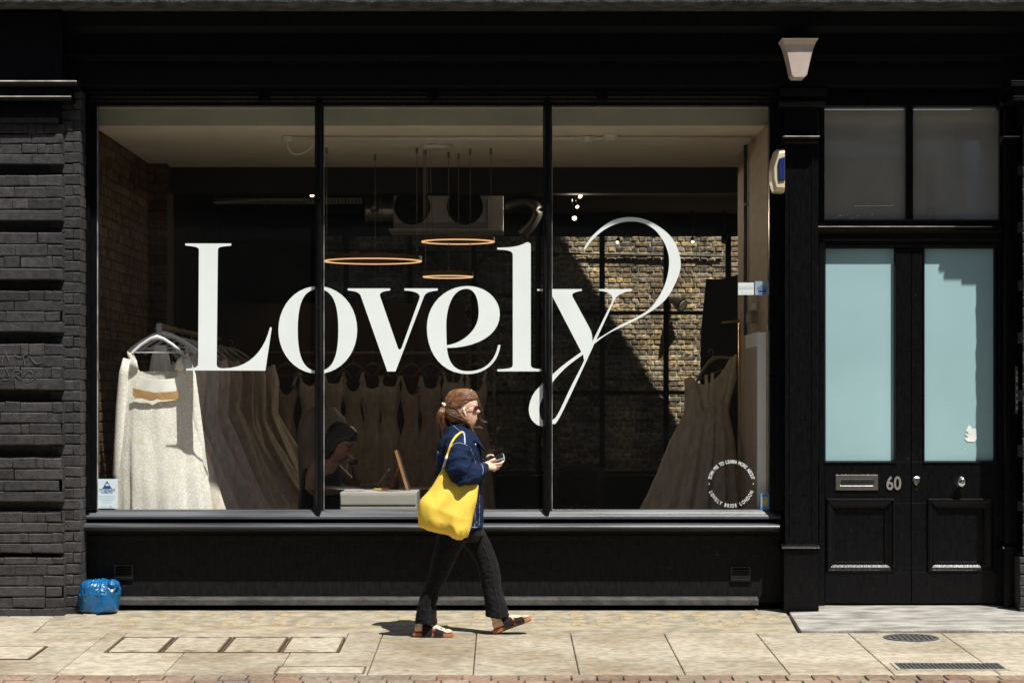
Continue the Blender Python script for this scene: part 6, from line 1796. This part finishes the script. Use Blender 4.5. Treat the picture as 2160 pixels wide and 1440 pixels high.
# ================================================================== seated person behind the desk
SYY = 1.28
def Q(px, py, dy=0.0):
    o = P(px, py, SYY); return Vector((o.x, SYY + dy, o.z))
KS = (D0 + SYY) / F
st = thing('person', 'seated person in a sleeveless black top reading at the desk, hand on chin', 'person', (Q(690, 1100).x, SYY, FZ))
nose_y, eye_y, mouth_y = 946.0, 935.5, 959.0
b2 = MB()
cH = Vector((724, 932)); tilt = R(24)
def toS(x, py, y):
    # the head is built upright around (724, 932) and bowed forward
    dx, dz = x - cH.x, py - cH.y
    ca, sa = math.cos(tilt), math.sin(tilt)
    return Q(cH.x + dx * ca - dz * sa, cH.y + dx * sa + dz * ca, y)
HT2 = [(899, 707, 727, .035), (903, 698, 736, .06), (910, 692, 742, .072), (920, 689.5, 745, .077), (928, 690, 746, .077), (936, 691, 745, .076), (944, 694, 745, .072), (952, 698, 744.5, .066), (960, 703, 743.5, .058), (967, 710, 741, .047), (972, 717, 736, .032), (975, 722, 731, .016)]
head(b2, HT2, 0.0, KS, toS, nose=.8)
b2.tube([toS(712, 955, 0), Q(700, 968), Q(688, 985)], [.05, .05, .075], 14, ref=(0, 1, 0))
b2.loft([ring_h(Q(cx, 0).x, hx * KS, SYY, hy, Q(0, py).z, 24, 2.3) for py, cx, hx, hy in ((968, 688, 24, .12), (982, 684, 32, .17), (1005, 682, 34, .165), (1040, 680, 32, .145), (1080, 676, 34, .15), (1120, 676, 40, .18), (1145, 680, 40, .18))])
# near arm on the desk, far arm propping the chin
b2.tube([Q(668, 984, -.16), Q(662, 1003, -.20), Q(660, 1026, -.22), Q(668, 1034, -.22), Q(700, 1032, -.19), Q(728, 1030, -.16), Q(738, 1029, -.15)], [.052, .05, .044, .04, .036, .028, .025], 12, ref=(0, 1, 0), round_end=True)
b2.tube([Q(738, 1029, -.15), Q(750, 1028, -.14)], [(.03, .018), (.028, .014)], 12, ref=(0, 0, 1), round_end=True)
for i in range(4):
    b2.tube([Q(748, 1028, -.165 + .018 * i), Q(757, 1027, -.16 + .018 * i), Q(763 - abs(i - 1.5) * 1.5, 1030, -.158 + .017 * i)], [.0085, .008, .007], 8, round_end=True)
b2.tube([Q(742, 1027, -.125), Q(750, 1025, -.10), Q(757, 1027, -.095)], [.010, .009, .008], 8, round_end=True)
b2.tube([Q(698, 984, .15), Q(722, 1006, .17), Q(750, 1028, .14), Q(752, 1010, .10), Q(748, 985, .05), Q(742, 970, .02)], [.05, .046, .04, .038, .03, .024], 12, ref=(0, 1, 0), round_end=True)
b2.tube([Q(742, 970, .02), Q(737, 961, .0)], [(.03, .02), (.032, .016)], 12, ref=(1, 0, 0), round_end=True)
for i in range(4):
    b2.tube([Q(737, 960 + 1.5 * i, -.03 + .02 * i), Q(730, 956 + 2.5 * i, -.034 + .02 * i), Q(729, 962 + 2.5 * i, -.028 + .018 * i)], [.0088, .0085, .0078], 8, round_end=True)
b2.tube([Q(741, 966, -.025), Q(737, 972, -.045), Q(731, 975, -.045)], [.010, .009, .008], 8, round_end=True)
# thighs and lower legs under the desk
for sg in (-1, 1):
    b2.tube([Q(684, 1128, sg * .09), Q(735, 1134, sg * .10), Q(790, 1134, sg * .10), Q(792, 1180, sg * .10), Q(788, 1235, sg * .10)], [.085, .08, .06, .05, .036], 12, ref=(0, 1, 0), round_end=True)
    b2.tube([Q(784, 1240, sg * .10), Q(815, 1243, sg * .10)], [(.04, .028), (.036, .02)], 10, ref=(0, 0, 1), round_end=True)
part('body', fuse(b2, .006, 2, 'body', .4), mat('warm_skin', (.34, .17, .10), .5, .1, 30), st, smooth=True)
m = MB()
m.loft([ring_h(Q(cx, 0).x, hx * KS, SYY, hy, Q(0, py).z, 24, 2.3) for py, cx, hx, hy in ((974, 688, 25, .105), (986, 686, 33, .135), (1005, 684, 38, .172), (1040, 682, 36, .158), (1080, 678, 38, .165), (1120, 678, 44, .195))])
part('black_top', wrinkle(fuse(m, .008, 3, 'black_top'), .008, 9, 3), mat('black_cotton', (.012, .014, .018), .9, .2, 30), st, smooth=True)
m = MB()
for sg in (-1, 1):
    m.tube([Q(684, 1126, sg * .09), Q(735, 1133, sg * .10), Q(792, 1133, sg * .10), Q(794, 1180, sg * .10), Q(790, 1230, sg * .10)], [.10, .092, .075, .065, .06], 14, ref=(0, 1, 0))
part('trousers', fuse(m, .01, 3, 'trousers'), mat('black_trouser_cloth', (.012, .012, .014), .9), st, smooth=True)
hm = MB()
HC2 = [(894, 705, 729, .03), (898, 694, 739, .062), (906, 687, 746, .080), (916, 684, 748, .088), (924, 683, 743, .090), (932, 683, 734, .090), (940, 683, 727, .088), (950, 684, 722, .084), (962, 686, 719, .078), (976, 688, 714, .07), (988, 690, 708, .05)]
lv = []
for a, b in zip(HC2, HC2[1:]):
    for i in range(3): lv.append(tuple(p + (q_ - p) * i / 3 for p, q_ in zip(a, b)))
rings = []
for py, xb, xf, hw in lv:
    rings.append([toS((xb + xf) / 2 + (xf - xb) / 2 * math.copysign(abs(math.cos(a)) ** .85, math.cos(a)), py, hw * math.copysign(abs(math.sin(a)) ** .85, math.sin(a))) for a in [2 * PI * k / 32 for k in range(32)]])
hm.loft(rings)
part('hair', wrinkle(fuse(hm, .006, 3, 'hair'), .004, 30, 5, (.4, 1, 1)), hair_mat('dark_brown_hair', (.008, .005, .004), (.03, .018, .013)), st, smooth=True)
m = MB()
for sg in (-1, 1):
    m.tube([toS(746 - 3 * abs(math.cos(a)), 936 + 6 * math.sin(a), sg * (.034 + .024 * math.cos(a))) for a in [2 * PI * k / 14 for k in range(15)]], .0024, 5)
    m.tube([toS(743, 934, sg * .06), toS(712, 935, sg * .082)], .0024, 5)
part('spectacles', m, BAR, st)
m = MB(); m.lathe([(.030, -.02), (.034, -.018), (.034, .018), (.030, .02)], Q(745, 974, .03), 16); part('bracelet', m, BAR, st)
# chair under the seated person
t = thing('desk_chair', 'black high backed desk chair under the seated person', 'chair', (Q(672, 1100).x, SYY, FZ))
m = MB(); m.loft([[(Q(px + d_, py).x, SYY + s_ * .2, Q(px, py).z) for d_, s_ in ((0, -1), (0, 1), (-9, 1), (-9, -1))] for px, py in ((652, 985), (646, 1030), (640, 1085), (640, 1120))]); part('backrest', m, BAR, t, bevel=.02)
m = MB(); zs = Q(0, 1150).z; m.box(Q(640, 0).x, Q(735, 0).x, SYY - .22, SYY + .22, zs - .07, zs - .01); part('seat', m, BAR, t, bevel=.02)
m = MB(); m.tube([(Q(690, 0).x, SYY, zs - .06), (Q(690, 0).x, SYY, FZ + .06)], .025, 10); part('column', m, BAR, t)
for k in range(5):
    a = 2 * PI * k / 5; m = MB(); m.tube([(Q(690, 0).x, SYY, FZ + .07), (Q(690, 0).x + .28 * math.cos(a), SYY + .28 * math.sin(a), FZ + .025)], [.018, .014], 8, round_end=True); part('leg', m, BAR, t)

# ================================================================== blue rubbish sack against the pier
bx, byy = X(209, -.24), -.235
kb_ = (D0 - .24) / F
m = MB(); rings = []
prof = [(1288, 168, 240, .16), (1284, 166, 245, .19), (1270, 167, 247, .20), (1250, 169, 248.5, .20), (1238, 172, 248, .19), (1232, 174, 245, .17), (1226, 180, 240, .13), (1222, 188, 228, .08), (1220.5, 196, 212, .03)]
lv = []
for a, b in zip(prof, prof[1:]):
    for i in range(4): lv.append(tuple(p + (q_ - p) * i / 4 for p, q_ in zip(a, b)))
lv.append(prof[-1])
for py, xa, xb, hd in lv:
    rings.append(ring_h(X((xa + xb) / 2, -.24), (xb - xa) / 2 * kb_, byy + .02, hd * .62, Z(py, -.24) - .0, 48, 3.0))
m.loft(rings)
m.tube([P(196, 1226, -.26), P(192, 1221, -.27), P(194, 1217.5, -.27)], [(.03, .012), (.018, .008), (.012, .004)], 10, ref=(0, 1, 0))
for px_, py_ in ((236, 1231),): m.ell(P(px_, py_, -.26), (.035, .06, .022))
sk = fuse(m, .0055, 2, 'rubbish_sack', .4)
zlo = min(v.co.z for v in sk.vertices)
wrinkle(sk, .022, 5, 2, (1, 1, 1), None, True); wrinkle(sk, .016, 11, 4, (1, 1, 1.2), lambda c: .35 + .9 * (c.z > .13), True); wrinkle(sk, .007, 24, 7, (1, 1, 1), lambda c: .4 + .9 * (c.z > .13), True); wrinkle(sk, .004, 48, 9, (1, 1, 1), lambda c: .3 + .9 * (c.z > .13), True)
zl = min(v.co.z for v in sk.vertices)
for v in sk.vertices: v.co.z = max(v.co.z + (gz(byy) - .001 - zl), gz(v.co.y) + .002)
BLUE = mat('blue_polythene', (.005, .105, .27), .3, .2, 10, .0, 60, spec=.6, coat=.2)
tag(part('rubbish_sack', sk, BLUE, smooth=True), 'crumpled bright blue plastic sack against the foot of the brick pier', 'bag')
# ================================================================== building across the street (seen mirrored in the glass)
ob = thing('opposite_building', 'brick terrace with pale framed windows across the street', 'building', (0, -20.5, -.1))
m = MB(); m.box(-28, 28, -21.5, -20.5, -.3, 15)
part('wall', m, mat('shaded_red_brick', (.20, .145, .115), .85, .2, 1.2), ob)
m = MB(); m.box(-28, 28, -20.49, -20.35, 4.0, 4.4)
part('string_course', m, mat('pale_stone_band', (.36, .34, .30), .8), ob)
WFm = mat('pale_window_paint', (.5, .5, .47), .6); DGl = mat('dark_window_glass', (.02, .025, .03), .08)
for fl_ in range(3):
    for k in range(8):
        x = -14 + 4 * k; z = .9 + 4.4 * fl_
        m = MB()
        for a in ((x - .8, x - .68, z, z + 2.4), (x + .68, x + .8, z, z + 2.4), (x - .68, x + .68, z, z + .12), (x - .68, x + .68, z + 2.28, z + 2.4), (x - .68, x + .68, z + 1.16, z + 1.24)): m.box(a[0], a[1], -20.495, -20.42, a[2], a[3])
        wf_ = part('window', m, WFm, ob)
        m = MB(); m.add([(x - .69, -20.46, z + .1), (x + .69, -20.46, z + .1), (x + .69, -20.46, z + 2.3), (x - .69, -20.46, z + 2.3)], [(0, 1, 2, 3)])
        part('pane', m, DGl, wf_)

# the terrace carries on either side
for x0, x1, lab in ((-14.0, -4.21, 'dark painted brick building adjoining the shop on its left'), (5.01, 14.0, 'pale washed brick building adjoining the entrance on its right')):
    nb = thing('neighbour_building', lab, 'building', ((x0 + x1) / 2, -.2, -.1))
    m = MB(); m.box(x0, x1, -.22, .4, -.4, 10.5); m.box(x0, x1, -.30, -.221, -.4, .45); m.box(x0, x1, -.36, -.221, 3.75, 4.3)
    part('wall', m, mat('dark_neighbour_brick', (.05, .048, .048), .85, .2, 6, .4, 40) if x0 < 0 else mat('washed_brick', (.34, .31, .28), .85, .15, 6, .4, 40), nb)
    for k in range(3):
        xw = x0 + 1.6 + 3 * k
        m = MB()
        for a in ((xw - .75, xw - .65, 1.0, 3.2), (xw + .65, xw + .75, 1.0, 3.2), (xw - .65, xw + .65, 1.0, 1.1), (xw - .65, xw + .65, 3.1, 3.2), (xw - .65, xw + .65, 2.07, 2.13)): m.box(a[0], a[1], -.26, -.2205, a[2], a[3])
        wf_ = part('window', m, BLACK if x0 < 0 else WFm, nb)
        m = MB(); m.add([(xw - .66, -.232, 1.05), (xw + .66, -.232, 1.05), (xw + .66, -.232, 3.15), (xw - .66, -.232, 3.15)], [(0, 1, 2, 3)]); part('pane', m, DGl, wf_)
